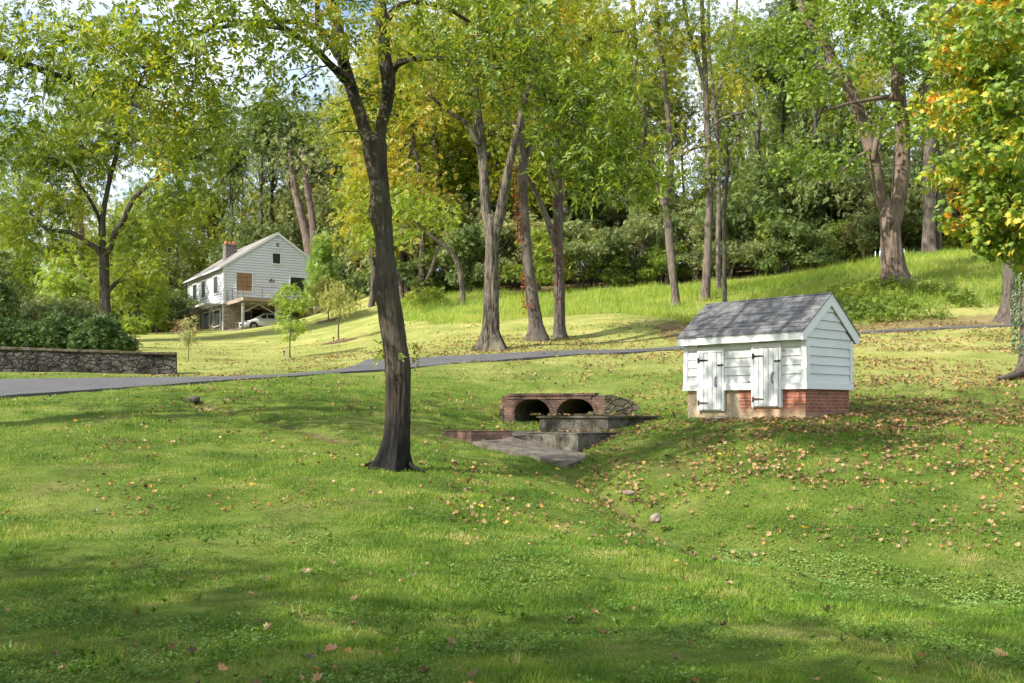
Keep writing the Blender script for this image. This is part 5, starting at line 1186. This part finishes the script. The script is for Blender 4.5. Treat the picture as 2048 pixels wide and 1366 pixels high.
# ------------------------------------------------------------------ hedge shrubs
def mound(name,label,cat,c,rad,leaf,bark,seed,ncl,per,size,rc,tmpl=SPR,group=None,skirt=.0):
    """shrub: leafy shell over an ellipsoid standing on the ground, with stems"""
    b=np.array((c[0],c[1],gz(c[0],c[1]))); tb=TB(seed); rx,ry,h=rad; cs=[]
    while len(cs)<ncl:
        v=tb.r.normal(size=3); v/=np.linalg.norm(v); v[2]=abs(v[2])*1.0 if tb.r.random()<.8 else -.2*abs(v[2])
        u=tb.r.uniform(.6,1.0); lump=1+.08*math.sin(v[0]*7+seed)+.07*math.sin(v[1]*9+v[2]*6+seed*2)
        cs.append(b+np.array((v[0]*rx*u*lump,v[1]*ry*u*lump,.25*h+v[2]*h*.75*u*lump)))
    for k in range(5):
        a=tb.r.uniform(0,6.28); q=np.array((math.cos(a)*rx*.45,math.sin(a)*ry*.45,h*.6)); tb.stem([b+q*(.12,.12,0)-(0,0,.15),b+q*(.4,.4,.5),b+q],[.05,.035,.015],6,.3,0,.05,.05,.1)
    tb.grow(cs,rmax=.02,sides=4,seg=4); tb.leaves(tmpl,cs,per,rc,size,.8,(-.2,.6))
    root=thing(name,label,cat,tuple(b),0,group); link('stems',tb.trunk_mesh('stems',b),M[bark],root,True); link('foliage',tb.crown_mesh('foliage',b),M[leaf],root,True); return root
def pc(px,D): return ((px-HX)/F*D,D)
mound('glossy_shrub','rounded dark glossy shrub at the right end of the hedge behind the stone wall','shrub',pc(205,44),(1.2,1.2,1.75),'leaf_glossy','bark_dark',51,260,22,.20,.13)
mound('glossy_shrub','broad dark glossy shrub in the middle of the hedge behind the stone wall','shrub',pc(118,44.5),(1.25,1.2,1.65),'leaf_glossy','bark_dark',52,260,22,.20,.13)
mound('glossy_shrub','low dark glossy shrub at the left end of the hedge behind the stone wall','shrub',pc(22,44),(1.4,1.2,1.5),'leaf_glossy','bark_dark',53,260,22,.20,.13)
mound('glossy_shrub','taller pale-topped glossy shrub standing behind the hedge under the spreading tree','shrub',pc(105,49),(2.2,1.4,2.5),'leaf_grey','bark_dark',54,260,18,.24,.2)
mound('bright_shrub','bright green tall shrub with upright shoots behind the hedge','shrub',pc(128,54),(1.3,1.2,4.6),'leaf_lime','bark_dark',55,110,11,.40,.28)
mound('dark_shrub','tall dark green shrub filling the left edge above the stone wall','shrub',pc(-25,46),(1.5,1.4,4.7),'leaf_dark','bark_dark',56,200,14,.36,.24)
mound('pink_shrub','small pinkish dry shrub at the left foot of the house','shrub',pc(374,92),(1.0,1.0,1.3),'leaf_pink','bark_brown',57,40,10,.3,.22)
mound('round_shrub','small pale rounded shrub at the lawn crest right of the hedge','shrub',pc(262,86),(1.1,1.1,1.5),'leaf_lime','bark_grey',58,40,10,.4,.26)

# ------------------------------------------------------------------ woods: a few kinds, copied
def wood_proto(name,label,h,w,cb,leaf,bark,seed,ncl=170,per=9,size=.75,rc=.75,r0=.24,shell=.55,gap=.35,limbs=5,tmpl=SPR,forks=True,lean=.06,ivy=0):
    tb=TB(seed); top=h
    l=np.array((tb.r.normal()*lean*h,tb.r.normal()*lean*h,0))
    tb.stem([(0,0,-.4),(0,0,h*.25)+l*.1,(0,0,h*.5)+l*.3,(0,0,h*.75)+l*.7,(0,0,h*.95)+l],[r0,r0*.8,r0*.62,r0*.38,r0*.1],10,.6,.5,.08,.08,.35)
    for k in range(limbs):
        z=h*tb.r.uniform(max(.25,cb*.9),.7); a=tb.r.uniform(0,6.28); e=w*tb.r.uniform(.5,.8); d=np.array((math.cos(a)*e,math.sin(a)*e,h*tb.r.uniform(.12,.25)))
        s0=np.array((0,0,z))+l*z/h; tb.stem([s0,s0+d*(.45,.45,.35),s0+d],[r0*.35,r0*.22,r0*.07],6,.5,0,.05,.08,.1)
    cs=[]
    nb=9
    for k in range(nb):
        a=tb.r.uniform(0,6.28); z=tb.r.uniform(cb,1); rr=w*.55*math.sin(math.pi*min(1,(z-cb)/(1-cb+.01)*.8+.18))*tb.r.uniform(.4,1)
        cs+=ellip(tb.r,np.array((math.cos(a)*rr,math.sin(a)*rr,z*h*.92))+l*z,(w*.48,w*.48,(1-cb)*h*.2),ncl//nb,shell=shell,gap=gap,seed=seed+k)
    tb.grow(cs,rmax=r0*.25,sides=4,seg=5); tb.leaves(tmpl,cs,per,rc,size,.6)
    if ivy:
        c2=[np.array((math.cos(a)*q,math.sin(a)*q,z)) for a,q,z in zip(tb.r.uniform(0,6.28,ivy),tb.r.uniform(.3,1.1,ivy),tb.r.uniform(0,h*.8,ivy))]; tb.leaves(tmpl,c2,7,.3,size*.8,.9,(-.9,.3))
    root=thing(name,label,'tree'); link('trunk',tb.trunk_mesh('trunk',np.zeros(3)),M[bark],root,True); link('crown',tb.crown_mesh('crown',np.zeros(3)),M[leaf],root,True); return root
def shrub_proto(name,label,h,w,leaf,bark,seed,ncl,per,size,rc,cat='shrub'):
    b=np.zeros(3); tb=TB(seed); cs=[]; nb=11
    for k in range(nb):
        a=tb.r.uniform(0,6.28); q=tb.r.uniform(.15,.85)*w; z=tb.r.uniform(.12,.95)*h*(1-.45*(q/w)**2); rb=w*tb.r.uniform(.18,.38)
        c=np.array((math.cos(a)*q,math.sin(a)*q,max(z,rb*.5)))
        for _ in range(ncl//nb):
            v=tb.r.normal(size=3); v/=np.linalg.norm(v); v[2]=v[2] if v[2]>-.3 else -v[2]; cs.append(c+v*rb*np.array((1,1,.75))*tb.r.uniform(.7,1.05))
    for k in range(8):
        a=tb.r.uniform(0,6.28); q=np.array((math.cos(a)*w*.5,math.sin(a)*w*.5,h*.7)); tb.stem([q*(.15,.15,0)-(0,0,.2),q*(.4,.4,.5),q],[.06,.045,.02],6,.4,0,.05,.08,.1)
    tb.grow(cs,rmax=.03,sides=4,seg=4,droop=.2); tb.leaves(SPR,cs,per,rc,size,.75,(-.3,.6))
    root=thing(name,label,cat); link('stems',tb.trunk_mesh('stems',b),M[bark],root,True); link('foliage',tb.crown_mesh('foliage',b),M[leaf],root,True); return root
USED={}
def place(proto,x,y,s=1.0,sz=None,rz=None,label=None,group=None,dz=0):
    z=gz(x,y)+dz; rz=random.uniform(0,6.28) if rz is None else rz; s3=(s,s,s if sz is None else sz)
    if proto.name not in USED:
        USED[proto.name]=1; proto.location=(x,y,z); proto.rotation_euler=(0,0,rz); proto.scale=s3
        if label: proto['label']=label
        if group: proto['group']=group
        return proto
    return copy_tree(proto,(x,y,z),rz,s3,label,group)
YGT=wood_proto('woodland_tree','yellow-green woodland tree in the dense stand left of centre',19,5.0,.30,'leaf_yg','bark_grey',61,230,16,.52,.75)
GLD=wood_proto('woodland_tree','golden-leaved woodland tree in the stand behind the vine-clad pair',18,4.6,.32,'leaf_gold','bark_grey',62,220,16,.50,.72)
GRN=wood_proto('woodland_tree','green woodland tree deep in the wood',18,4.8,.25,'leaf_green','bark_dark',63,220,15,.54,.75)
DRK=wood_proto('ivy_clad_tree','dark ivy-hung woodland tree',19,3.3,.18,'leaf_dark','bark_dark',64,230,14,.5,.55,ivy=70,shell=.7)
THN=wood_proto('woodland_tree','tall thin-crowned woodland tree with sky showing through',20,3.4,.5,'leaf_yg','bark_pale',65,100,15,.46,.8,r0=.18,gap=.5)
GRY=wood_proto('woodland_tree','drooping grey-green tree behind the house',20,4.2,.15,'leaf_grey','bark_dark',66,330,16,.52,.6,shell=.7)
SA=shrub_proto('understory_shrub','grey-green shrub in the thicket behind the tall grass',5.2,3.0,'leaf_grey','bark_pale',71,190,15,.36,.26)
SB=shrub_proto('understory_shrub','dark green shrub in the thicket behind the tall grass',6.0,3.0,'leaf_dark','bark_dark',72,190,15,.40,.28)
SCx=shrub_proto('understory_shrub','mid green shrub in the thicket behind the tall grass',4.2,2.6,'leaf_green','bark_pale',73,170,14,.34,.26)
rr=random.Random(12)
def edge_D(px):
    return float(np.interp(px,[700,760,800,850,1000,1200,1350,1510,1620,1750,1850,1950,2050,2300],[104,98,84,76,69,69,69.5,69,67.5,66.5,65.5,64.5,64,64]))
LBL={'SA':'grey-green shrub in the thicket behind the tall grass','SB':'dark green shrub in the thicket behind the tall grass','SC':'mid green shrub in the thicket behind the tall grass'}
G1='thicket shrubs along the edge of the wood'
px=690
while px<2320:     # front row of shrubs
    D=edge_D(px)+rr.uniform(.2,1.6)+1.6; k=rr.choice(['SA','SA','SB','SC']) if px>900 else rr.choice(['SC','SB','SC'])
    pr={'SA':SA,'SB':SB,'SC':SCx}[k]; x,y=pc(px,D); s=rr.uniform(.4,1.0); place(pr,x,y,s,s*rr.uniform(.7,1.2),label=LBL[k],group=G1); px+=rr.uniform(52,92)*70/D
px=690
while px<2360:     # second row, taller
    D=edge_D(px)+rr.uniform(3.2,7.5); k=rr.choice(['SA','SB','SC','SA'])
    pr={'SA':SA,'SB':SB,'SC':SCx}[k]; x,y=pc(px,D); s=rr.uniform(.85,1.4); place(pr,x,y,s,s*rr.uniform(.8,1.4),label=LBL[k],group=G1); px+=rr.uniform(62,90)*70/D
px=720
while px<2360:
    D=edge_D(px)+rr.uniform(10,14); k=rr.choice(['SB','SA','SA']); pr={'SA':SA,'SB':SB}[k]; x,y=pc(px,D); s=rr.uniform(1.2,1.6); place(pr,x,y,s,s*(.95 if 1330<px<1500 else rr.uniform(.9,1.2)),label=LBL[k],group=G1); px+=rr.uniform(85,110)*70/D
def woods(px0,px1,d0,d1,n,kinds,label,group,s=(.8,1.15),names=None):
    for i in range(n):
        px=px0+(px1-px0)*(i+.5+rr.uniform(-.35,.35))/n; D=rr.uniform(d0,d1); x,y=pc(px,D); q=rr.uniform(*s); place(rr.choice(kinds),x,y,q,q*rr.uniform(.92,1.1),label=label,group=group)
# behind the pair and between: dense yellow-green, then golden
woods(700,1270,76,86,10,[YGT,GLD,YGT],'yellow-green tree in the tall stand between the house and the slim trunks','trees of the middle stand',(1.0,1.25))
woods(720,1280,86,96,9,[YGT,YGT,GRN],'tree in the dense stand rising behind the middle stand','trees behind the middle stand',(1.2,1.4))
woods(1500,1660,72,80,4,[DRK],'dark ivy-hung tree in the group left of the massive tree','dark ivy-hung trees',(.92,1.08))
woods(1480,1700,84,96,4,[GRN,THN],'tall tree behind the dark ivy-hung group','trees behind the ivy-hung group',(.9,1.1))
woods(1690,2350,74,90,9,[THN,YGT,GRN],'tall thin tree in the wood behind the massive tree','trees behind the massive tree',(.8,1.05))
woods(1290,1480,84,94,5,[THN],'thin sky-backed tree in the gap above the thicket','thin trees in the gap',(.7,1.0))
woods(1250,1500,78,84,5,[GRN],'low green tree closing the gap above the thicket','low green trees in the gap',(.46,.6))
woods(1480,1900,96,108,6,[YGT,GRN],'yellow-green tree far back in the wood on the right','trees far back in the wood',(.85,1.1))
# behind the house
woods(460,740,117,125,8,[GRY,DRK,GRY],'tall dark drooping tree close behind the house','tall trees close behind the house',(1.15,1.35))
woods(340,760,130,140,9,[YGT,GRN,YGT],'tall yellow-green tree far behind the house','tall trees far behind the house',(1.2,1.45))
woods(690,760,106,112,2,[DRK,GRN],'dark tree over the mulch bank right of the house','dark trees right of the house',(.8,1.0))
woods(280,390,120,130,3,[GRY,YGT,GRN],'tree beyond the crest left of the house','trees beyond the crest left of the house',(.8,1.0))
# left background
woods(-160,300,104,118,8,[GRN,GRY,YGT],'hazy tree in the background line beyond the spreading tree','background trees beyond the spreading tree',(.7,.95))
woods(-200,330,88,98,6,[GRN,YGT,YGT],'yellow-green tree behind the left hedge','trees behind the left hedge',(.6,.75))
woods(-200,330,128,150,8,[GRN,GRY],'distant tree at the foot of the sky on the left','distant trees on the left',(.8,1.0))
T('woodland_tree','reddish trunk standing behind the spreading tree',None,84,[([(161,600,7),(162,560,7),(160,520,6.5),(163,480,6),(160,430,5),(158,360,4),(160,290,2.5)],0)],[(150,400,84,2.4,2.4,2.2,34),(170,330,84,2.4,2.4,1.8,30)],'leaf_gold','bark_brown',per=8,rc=.7,size=.62,seed=18,flare=.2)
T('woodland_tree','thick dark forked trunk rising behind the right roof slope of the house',None,110,[([(624,590,11),(622,540,10.5),(618,500,10),(610,460,9),(600,420,8),(588,370,6),(580,300,5)],0),([(620,520,8),(626,470,8),(622,420,7),(612,360,6),(605,300,4)],0)],[(590,300,110,3,3,3,40)],'leaf_grey','bark_brown',per=8,rc=.7,size=.7,seed=19,flare=.2)
for i in range(9):  # low shrubs at the crest and beneath the background trees
    x,y=pc(-60+i*52+rr.uniform(-10,10),100+rr.uniform(0,5)); s=rr.uniform(.5,.8); place(rr.choice([SA,SB,SCx]),x,y,s,s,label='shrub under the background trees at the lawn crest',group='shrubs at the lawn crest')
for px_,D_,s_ in ((1684,71,.75),(1702,72.5,.8),(1668,73,.8),(1892,68,.7),(1878,70,.75),(1905,71,.8)):
    x,y=pc(px_,D_); place(SCx,x,y,s_,s_*.9,label='dark understory shrub deep in the wood behind the massive tree',group='shrubs deep in the wood',dz=-.25)
for i in range(9):
    x,y=pc(1640+i*62,76+rr.uniform(0,8)); s=rr.uniform(.9,1.3); place(rr.choice([SB,SA]),x,y,s,s,label='dark understory shrub deep in the wood behind the massive tree',group='shrubs deep in the wood')
for i in range(8):
    x,y=pc(235+i*20,119+rr.uniform(0,5)); s=rr.uniform(.8,1.1); place(rr.choice([SB,SCx]),x,y,s,s,label='shrub closing the far side of the lawn left of the house',group='shrubs beyond the lawn left of the house')
for i in range(5):
    x,y=pc(672+i*24,103+rr.uniform(0,4)); s=rr.uniform(.6,.9); place(SB,x,y,s,s,label='dark shrub above the mulch bank right of the house',group='shrubs above the mulch bank')
# canopy trees outside the frame whose shade falls across the near lawn
SHD=[(-17,2.0,.72),(-10,-1.5,.8),(-20,-5,.9),(-4.5,-6,.8),(-30,10,.9),(-23,9.5,.62)]
for x,y,s in SHD: place([YGT,YGT,YGT,YGT,YGT,THN][SHD.index((x,y,s))],x,y,s,label='tall tree standing on the lawn outside the picture behind the viewer',group='trees around the viewer')

# ------------------------------------------------------------------ lawn cover
def fan_pts(r,n,d0,d1,a0=-37,a1=37,power=1.0):
    a=np.radians(r.uniform(a0,a1,n)); D=d0*(d1/d0)**(r.random(n)**power); return np.sin(a)*D,np.cos(a)*D,D
STRUCT=[poly_world([(1005,866),(1050,858),(1250,858),(1330,846),(1250,905),(1185,915),(1140,938),(1040,908),(940,888),(880,882),(885,862)])]
def shed_ins(x,y):
    rx,ry=x-SH_O[0],y-SH_O[1]; u=rx*SHT[0]+ry*SHT[1]; v=rx*SHS[0]+ry*SHS[1]; return (u>-.06)&(u<2.98)&(v>-.06)&(v<1.8)
def culv_ins(x,y):
    rx,ry=x-CUL_O[0],y-CUL_O[1]; u=rx*CU[0]+ry*CU[1]; v=rx*CV[0]+ry*CV[1]; return (u>-.05)&(u<CUL_L+.1)&(v>-.05)&(v<.4)
APRON=[tuple(P(*q)[:2]) for q in APRON_RING]
def clear(x,y,leafy=False):
    k=~shed_ins(x,y)&~culv_ins(x,y)&~inpoly(x,y,APRON)
    if not leafy: k&=~inpoly(x,y,ROADPOLY)
    return k
def grass_layer(name,seed,n,d0,d1,mat,h,w,cond=None,label='',cat='grass',lean=.5,hscale=.35):
    r=np.random.default_rng(seed); x,y,D=fan_pts(r,n,d0,d1); k=clear(x,y)
    if cond is not None: k&=cond(x,y,r)
    x,y,D=x[k],y[k],D[k]; z=ground(x,y)-.004; m=len(x)
    hv=1+.5*wob(x,y,.45,7)+.45*wob(x,y,1.6,8); hv=np.clip(hv,.35,2.0)
    hh=h*hv*r.uniform(.6,1.3,m)*(D/8)**hscale; ww=w*(D/8)**.75*r.uniform(.7,1.3,m)
    v,f,s=scatter(T_blade(),np.stack([x,y,z],1),r.uniform(0,6.283,m),r.normal(0,lean,m),r.normal(0,lean*.6,m),np.stack([ww,hh,hh],1))
    o=link(name,np_mesh(name,v,f,s),M[mat]); tag(o,label,cat,None,'stuff'); return o
def sunny(x,y): return zones(x,y)[0]
grass_layer('lawn_grass',101,600000,4.6,34,'blade',.036,.0042,lambda x,y,r:(sunny(x,y)<r.random(len(x))*.9+.05),'short green lawn grass covering the near lawn and swale')
grass_layer('dry_lawn_grass',102,240000,9,60,'blade_sun',.030,.0050,lambda x,y,r:(sunny(x,y)>r.random(len(x))*.7+.1)&(zones(x,y)[1]<.6),'sunlit yellowish lawn grass on the slope around the driveway',hscale=.2)
def tall_grass():
    r=np.random.default_rng(103); n=150000; px=r.uniform(770,2200,n); D=r.uniform(46,86,n); x=(px-HX)/F*D; y=D
    k=inpoly(x,y,Z_TALL); x,y=x[k],y[k]; z=ground(x,y)-.02; m=len(x)
    right=np.clip((x-17)/6,0,1)
    hh=(.30+.26*np.clip(wob(x,y,1.8,9)+.3,0,1.3))*r.uniform(.6,1.25,m)*(1-.1*right)
    v,f,s=scatter(T_blade(),np.stack([x,y,z],1),r.uniform(0,6.283,m),r.normal(.1,.35,m),r.normal(0,.3,m),np.stack([.016*r.uniform(.7,1.4,m),hh,hh],1))
    o=link('tall_grass',np_mesh('tall_grass',v,f,s),M['blade_tall']); tag(o,'unmown bright tall grass in a band below the wood','grass',None,'stuff')
tall_grass()
def weeds():
    r=np.random.default_rng(104); P_=[poly_world([(1640,600),(1700,575),(1790,575),(1880,580),(1960,600),(2050,600),(2050,640),(1900,640),(1800,645),(1700,650),(1640,640)])]
    n=5200; px=r.uniform(1600,2200,n); D=r.uniform(42,56,n); x=(px-HX)/F*D; y=D; k=inpoly(x,y,P_[0])&(wob(x,y,1.1,4)>-.5)&(wob(x,y,3.1,2)>-.6); x,y=x[k],y[k]; m=len(x); c=np.stack([x,y,ground(x,y)+r.uniform(.02,.45,m)],1)
    tb=TB(9); tb.leaves(SPR,c,5,.14,.24,.6); v,f,s=merge(tb.L); o=link('bank_weeds',np_mesh('bank_weeds',v,f,s),M['leaf_green']); tag(o,'leafy weeds and briars scrambling over the right bank below the massive tree','weeds',None,'stuff')
    n=420; px=r.normal(1740,40,n); D=r.uniform(46,50,n); x=(px-HX)/F*D; c=np.stack([x,D,ground(x,D)+r.uniform(.1,.5,n)],1)
    tb=TB(10); tb.leaves(SPR,c,6,.16,.28,.6); v,f,s=merge(tb.L); o=link('nettle_patch',np_mesh('nettle_patch',v,f,s),M['leaf_green']); tag(o,'bright green leafy patch at the left foot of the massive tree','weeds',None,'stuff')
weeds()
mound('small_bush','small green bush growing in the tall grass right of the shade tree','shrub',pc(852,70),(1.3,1.2,1.3),'leaf_green','bark_grey',59,50,10,.34,.24)
def cover(name,label,cat,seed,n,d0,d1,mat,size,cond,tmpl,zr=(.01,.035),pitch=.35,pw=1.0):
    r=np.random.default_rng(seed); x,y,D=fan_pts(r,n,d0,d1,power=pw); k=clear(x,y)&cond(x,y,r); x,y,D=x[k],y[k],D[k]; m=len(x)
    z=ground(x,y)+r.uniform(*zr,m); v,f,s=scatter(tmpl,np.stack([x,y,z],1),r.uniform(0,6.28,m),r.normal(0,pitch,m),r.normal(0,pitch,m),size*r.uniform(.6,1.4,m)*(D/8)**.3)
    o=link(name,np_mesh(name,v,f,s),M[mat]); tag(o,label,cat,None,'stuff'); return o
cover('clover','low clover leaves speckling the near lawn','clover',111,150000,4.6,17,'clover',.0095,lambda x,y,r:(wob(x,y,.8,11)+.5*wob(x,y,2.6,12)+.25*r.normal(size=len(x))>.12),T_hex(6),(.012,.045))
GUL=poly_world([(1420,1078),(1500,1085),(1600,1092),(1700,1108),(1850,1132),(2060,1150),(2200,1170),(2200,1205),(2060,1196),(1900,1172),(1760,1160),(1640,1142),(1560,1120),(1450,1098)])
cover('watercress','mat of small round pale green leaves filling the wet gully at right','ground cover',112,170000,8.5,16,'cress',.010,lambda x,y,r:inpoly(x+.06*wob(x,y,.35,3),y+.12*wob(x,y,.5,2),GUL),T_hex(7),(.02,.07),.3)
def rosettes():
    r=np.random.default_rng(113); x,y,D=fan_pts(r,1500,4.8,13); k=clear(x,y)&(wob(x,y,1.1,14)+.5*r.normal(size=len(x))>.1); x,y,D=x[k],y[k],D[k]; z=ground(x,y); Ps=[]; 
    tm=T_single(.20)
    for j in range(6):
        m=len(x); yaw=r.uniform(0,6.28,m); Ps.append(scatter(tm,np.stack([x,y,z+.012],1),yaw,r.normal(.75,.3,m),r.normal(0,.3,m),r.uniform(.04,.085,m)))
    v,f,s=merge(Ps); o=link('broadleaf_weeds',np_mesh('broadleaf_weeds',v,f,s),M['clover']); tag(o,'broad-leaved dandelion and plantain rosettes in the near lawn','weeds',None,'stuff')
    x,y,D=fan_pts(r,70,5,10); Ps=[]
    for j in range(34):
        m=len(x); xx=x+r.normal(0,.05,m); yy=y+r.normal(0,.05,m); Ps.append(scatter(T_blade(),np.stack([xx,yy,ground(xx,yy)],1),r.uniform(0,6.28,m),r.normal(.1,.5,m),r.normal(0,.35,m),np.stack([np.full(m,.005),r.uniform(.08,.15,m),r.uniform(.08,.15,m)],1)))
    v,f,s=merge(Ps); o=link('grass_tufts',np_mesh('grass_tufts',v,f,s),M['blade']); tag(o,'taller tufts of coarse grass in the near lawn','grass',None,'stuff')
rosettes()
# fallen leaves: sparse near, thick on the right bank, along the drive and round the trunks
def litter():
    r=np.random.default_rng(120); X=[];Y=[]
    def pxs(n,x0,x1,y0,y1,f=None):
        px=r.uniform(x0,x1,n); py=r.uniform(y0,y1,n)
        return px,py
    def add(n,x0,x1,y0,y1,d0,d1,thr=-9,sc_=1.3):
        a0,a1=math.degrees(math.atan((x0-HX)/F)),math.degrees(math.atan((x1-HX)/F)); x,y,D=fan_pts(r,n,d0,d1,a0,a1); k=wob(x,y,sc_,5)+.6*wob(x,y,.33,9)+.4*r.normal(size=len(x))>thr; X.append(x[k]);Y.append(y[k])
    add(150,-60,2100,0,0,5,13); add(1500,900,2150,0,0,13,19,-.3); add(3800,1150,2200,0,0,16,24,-.2); add(9500,1500,2250,0,0,20,36,-.35); add(5200,1000,1750,0,0,24,46,.0); add(2600,300,1000,0,0,24,48,.1); add(900,100,1000,0,0,14,26,-.1)
    add(4200,560,1450,0,0,37,50,.0,.9); add(1500,300,1000,0,0,46,70,.2,2); add(4200,1600,2300,0,0,38,48,-.4); add(500,-100,500,0,0,26,38,.1)
    # drift round the shed foot and the forked trees
    for (cx,cy,sd,n) in ((*(SH_O+SHT*.8-SHS*.25),.9,420),(*(SH_O+SHS*1.2+SHS*.5),.7,160),(*P(985,700,41.4)[:2],1.6,420),(*P(1100,682,44.8)[:2],2.0,420),(*P(1180,860,23)[:2],1.2,130)):
        X.append(r.normal(cx,sd,n)); Y.append(r.normal(cy,sd*.7,n))
    x=np.concatenate(X); y=np.concatenate(Y); k=~shed_ins(x,y)&~culv_ins(x,y)&~(inpoly(x,y,APRON)&(r.random(len(x))<2)); k&=~(inpoly(x,y,ROADPOLY)&(r.random(len(x))<.93)); x,y=x[k],y[k]
    z=ground(x,y)+np.where(inpoly(x,y,ROADPOLY),.085,.028); m=len(x)
    tm=T_maple(); V=tm[0].copy(); V[:,1]-=.4; V[:,2]=1.0*np.abs(V[:,0])**1.3+.9*V[:,1]**2-.25*V[:,0]*V[:,1]
    D=np.hypot(x,y); v,f,s=scatter((V,tm[1]),np.stack([x,y,z],1),r.uniform(0,6.28,m),r.normal(0,.45,m),r.normal(0,.45,m),r.uniform(.04,.095,m)*np.clip((D/20)**.2,.85,1.2))
    o=link('fallen_leaves',np_mesh('fallen_leaves',v,f,s),M['litter']); tag(o,'brown, tan and orange fallen leaves scattered over the lawn','leaves',None,'stuff')
    # apron and wall tops
    pts=[]
    for i in range(70):
        q=(r.uniform(1060,1320),r.uniform(826,831)); D=24.7-abs(q[0]-1216)*.0; xx=(q[0]-HX)/F*24.0; pts.append((xx,24.0+.0025*abs(q[0]-1216)+r.uniform(0,.2),-.06))
    for i in range(40): pts.append(((r.uniform(1060,1240)-HX)/F*22.3,22.25+r.uniform(.0,.35),-.395))
    pts=np.array(pts); m=len(pts); v,f,s=scatter((V,tm[1]),pts,r.uniform(0,6.28,m),r.normal(0,.3,m),r.normal(0,.3,m),r.uniform(.05,.10,m)); o=link('fallen_leaves',np_mesh('wall_leaves',v,f,s),M['litter']); tag(o,'brown leaves lodged on top of the concrete basin walls','leaves',None,'stuff')
litter()
def one_leaf(px,py,size,mat,label,name='fallen_leaf'):
    h=at(px,py); v0,f0=T_maple(); V=v0.copy(); V[:,1]-=.4; V[:,2]=.55*np.abs(V[:,0])+.5*V[:,1]**2; ff=np.concatenate([np.array(f) for f in f0])
    o=link(name,np_mesh(name,V*size*.78,ff,np.array([len(f) for f in f0])),M[mat]); o.location=(h[0],h[1],h[2]+.035); o.rotation_euler=(random.uniform(-.5,.3),random.uniform(-.4,.4),random.uniform(0,6.28)); tag(o,label,'leaf',"single fallen leaves in the open lawn")
for a in [(504,978,.13,'leaf_yellow','golden leaf on the shaded lawn left below the shade tree'),(960,1022,.13,'leaf_yellow','yellow leaf lying alone in the sunlit streak below the shade tree'),(1608,1064,.14,'leaf_yellow','bright yellow leaf standing on the lawn right of the gully rock'),
          (14,1034,.16,'leaf_brown','russet leaf at the left edge of the lawn'),(820,1024,.11,'leaf_tan','small tan leaf on the lawn below the foot of the shade tree'),(612,1154,.13,'leaf_tan','curled tan leaf in the middle of the left lawn'),
          (662,1314,.14,'leaf_brown','brown leaf near the bottom edge left of centre'),(1206,1280,.15,'leaf_brown','reddish brown leaf near the bottom edge right of centre'),(2000,1324,.13,'leaf_brown','brown leaf in the bottom right corner'),
          (1458,1178,.12,'leaf_tan','narrow tan leaf on the near lawn below the gully'),(1508,1118,.10,'leaf_tan','round pale leaf at the left end of the cress mat'),(1640,968,.12,'leaf_yellow','orange yellow leaf on the slope in front of the shed'),
          (1438,915,.11,'leaf_yellow','yellow leaf on the slope below the stucco end of the shed'),(1115,945,.13,'leaf_yellow','yellow leaf in the grass under the tip of the apron'),(1878,1062,.12,'leaf_tan','pale leaf at the far right of the lawn above the gully'),(1586,1160,.10,'leaf_tan','small tan leaf on the near side of the cress mat')]: one_leaf(*a)

# ------------------------------------------------------------------ light, sky, camera
SUN_EL=R(38); sd=np.array((-.84,-.54)); sd=sd/np.hypot(*sd)    # horizontal direction towards the sun
L=bpy.data.lights.new('sun','SUN'); L.energy=4.9; L.angle=R(.53); L.color=(1,.94,.84)
lo=bpy.data.objects.new('sun',L); COL.objects.link(lo)
sv=Vector((sd[0]*math.cos(SUN_EL),sd[1]*math.cos(SUN_EL),math.sin(SUN_EL))); lo.rotation_euler=(-sv).to_track_quat('-Z','Y').to_euler(); lo.location=(-30,-20,40)
w=bpy.data.worlds.new('World'); sc.world=w; w.use_nodes=True; nt=w.node_tree; nt.nodes.clear(); b=NB(nt)
sky=b.n('ShaderNodeTexSky'); sky.sky_type='NISHITA'; sky.sun_disc=False; sky.sun_elevation=SUN_EL; sky.sun_rotation=math.atan2(sd[0],sd[1]); sky.air_density=1.0; sky.dust_density=1.5; sky.ozone_density=1.0
co=b.mapping(b.coord('Generated'),(1,1,2.6)); cl=b.ramp(b.noise(co,2.6,7,.6,.3),[(.40,0),(.62,.85)])
cm=b.mix(cl,sky.outputs[0],(7.5,7.8,8.2))
bg=b.n('ShaderNodeBackground'); bg.inputs[1].default_value=.135; b.l(cm,bg.inputs[0]); ow=b.n('ShaderNodeOutputWorld'); b.l(bg.outputs[0],ow.inputs[0])
cam=bpy.data.cameras.new('camera'); co_=bpy.data.objects.new('camera',cam); COL.objects.link(co_); sc.camera=co_
cam.sensor_width=36; cam.lens=F/2048*36; cam.shift_y=(HY-683)/2048; co_.location=(0,0,0); co_.rotation_euler=(R(90),0,0); cam.clip_start=.05; cam.clip_end=6000
sc.view_settings.view_transform='Standard'; sc.view_settings.look='None'; sc.view_settings.exposure=.97; sc.view_settings.gamma=1
sc.render.engine='CYCLES'; cy=sc.cycles; cy.max_bounces=7; cy.diffuse_bounces=3; cy.glossy_bounces=2; cy.transmission_bounces=4; cy.transparent_max_bounces=4; cy.use_denoising=True; cy.sample_clamp_indirect=8
try: cy.denoiser='OPENIMAGEDENOISE'
except Exception: pass
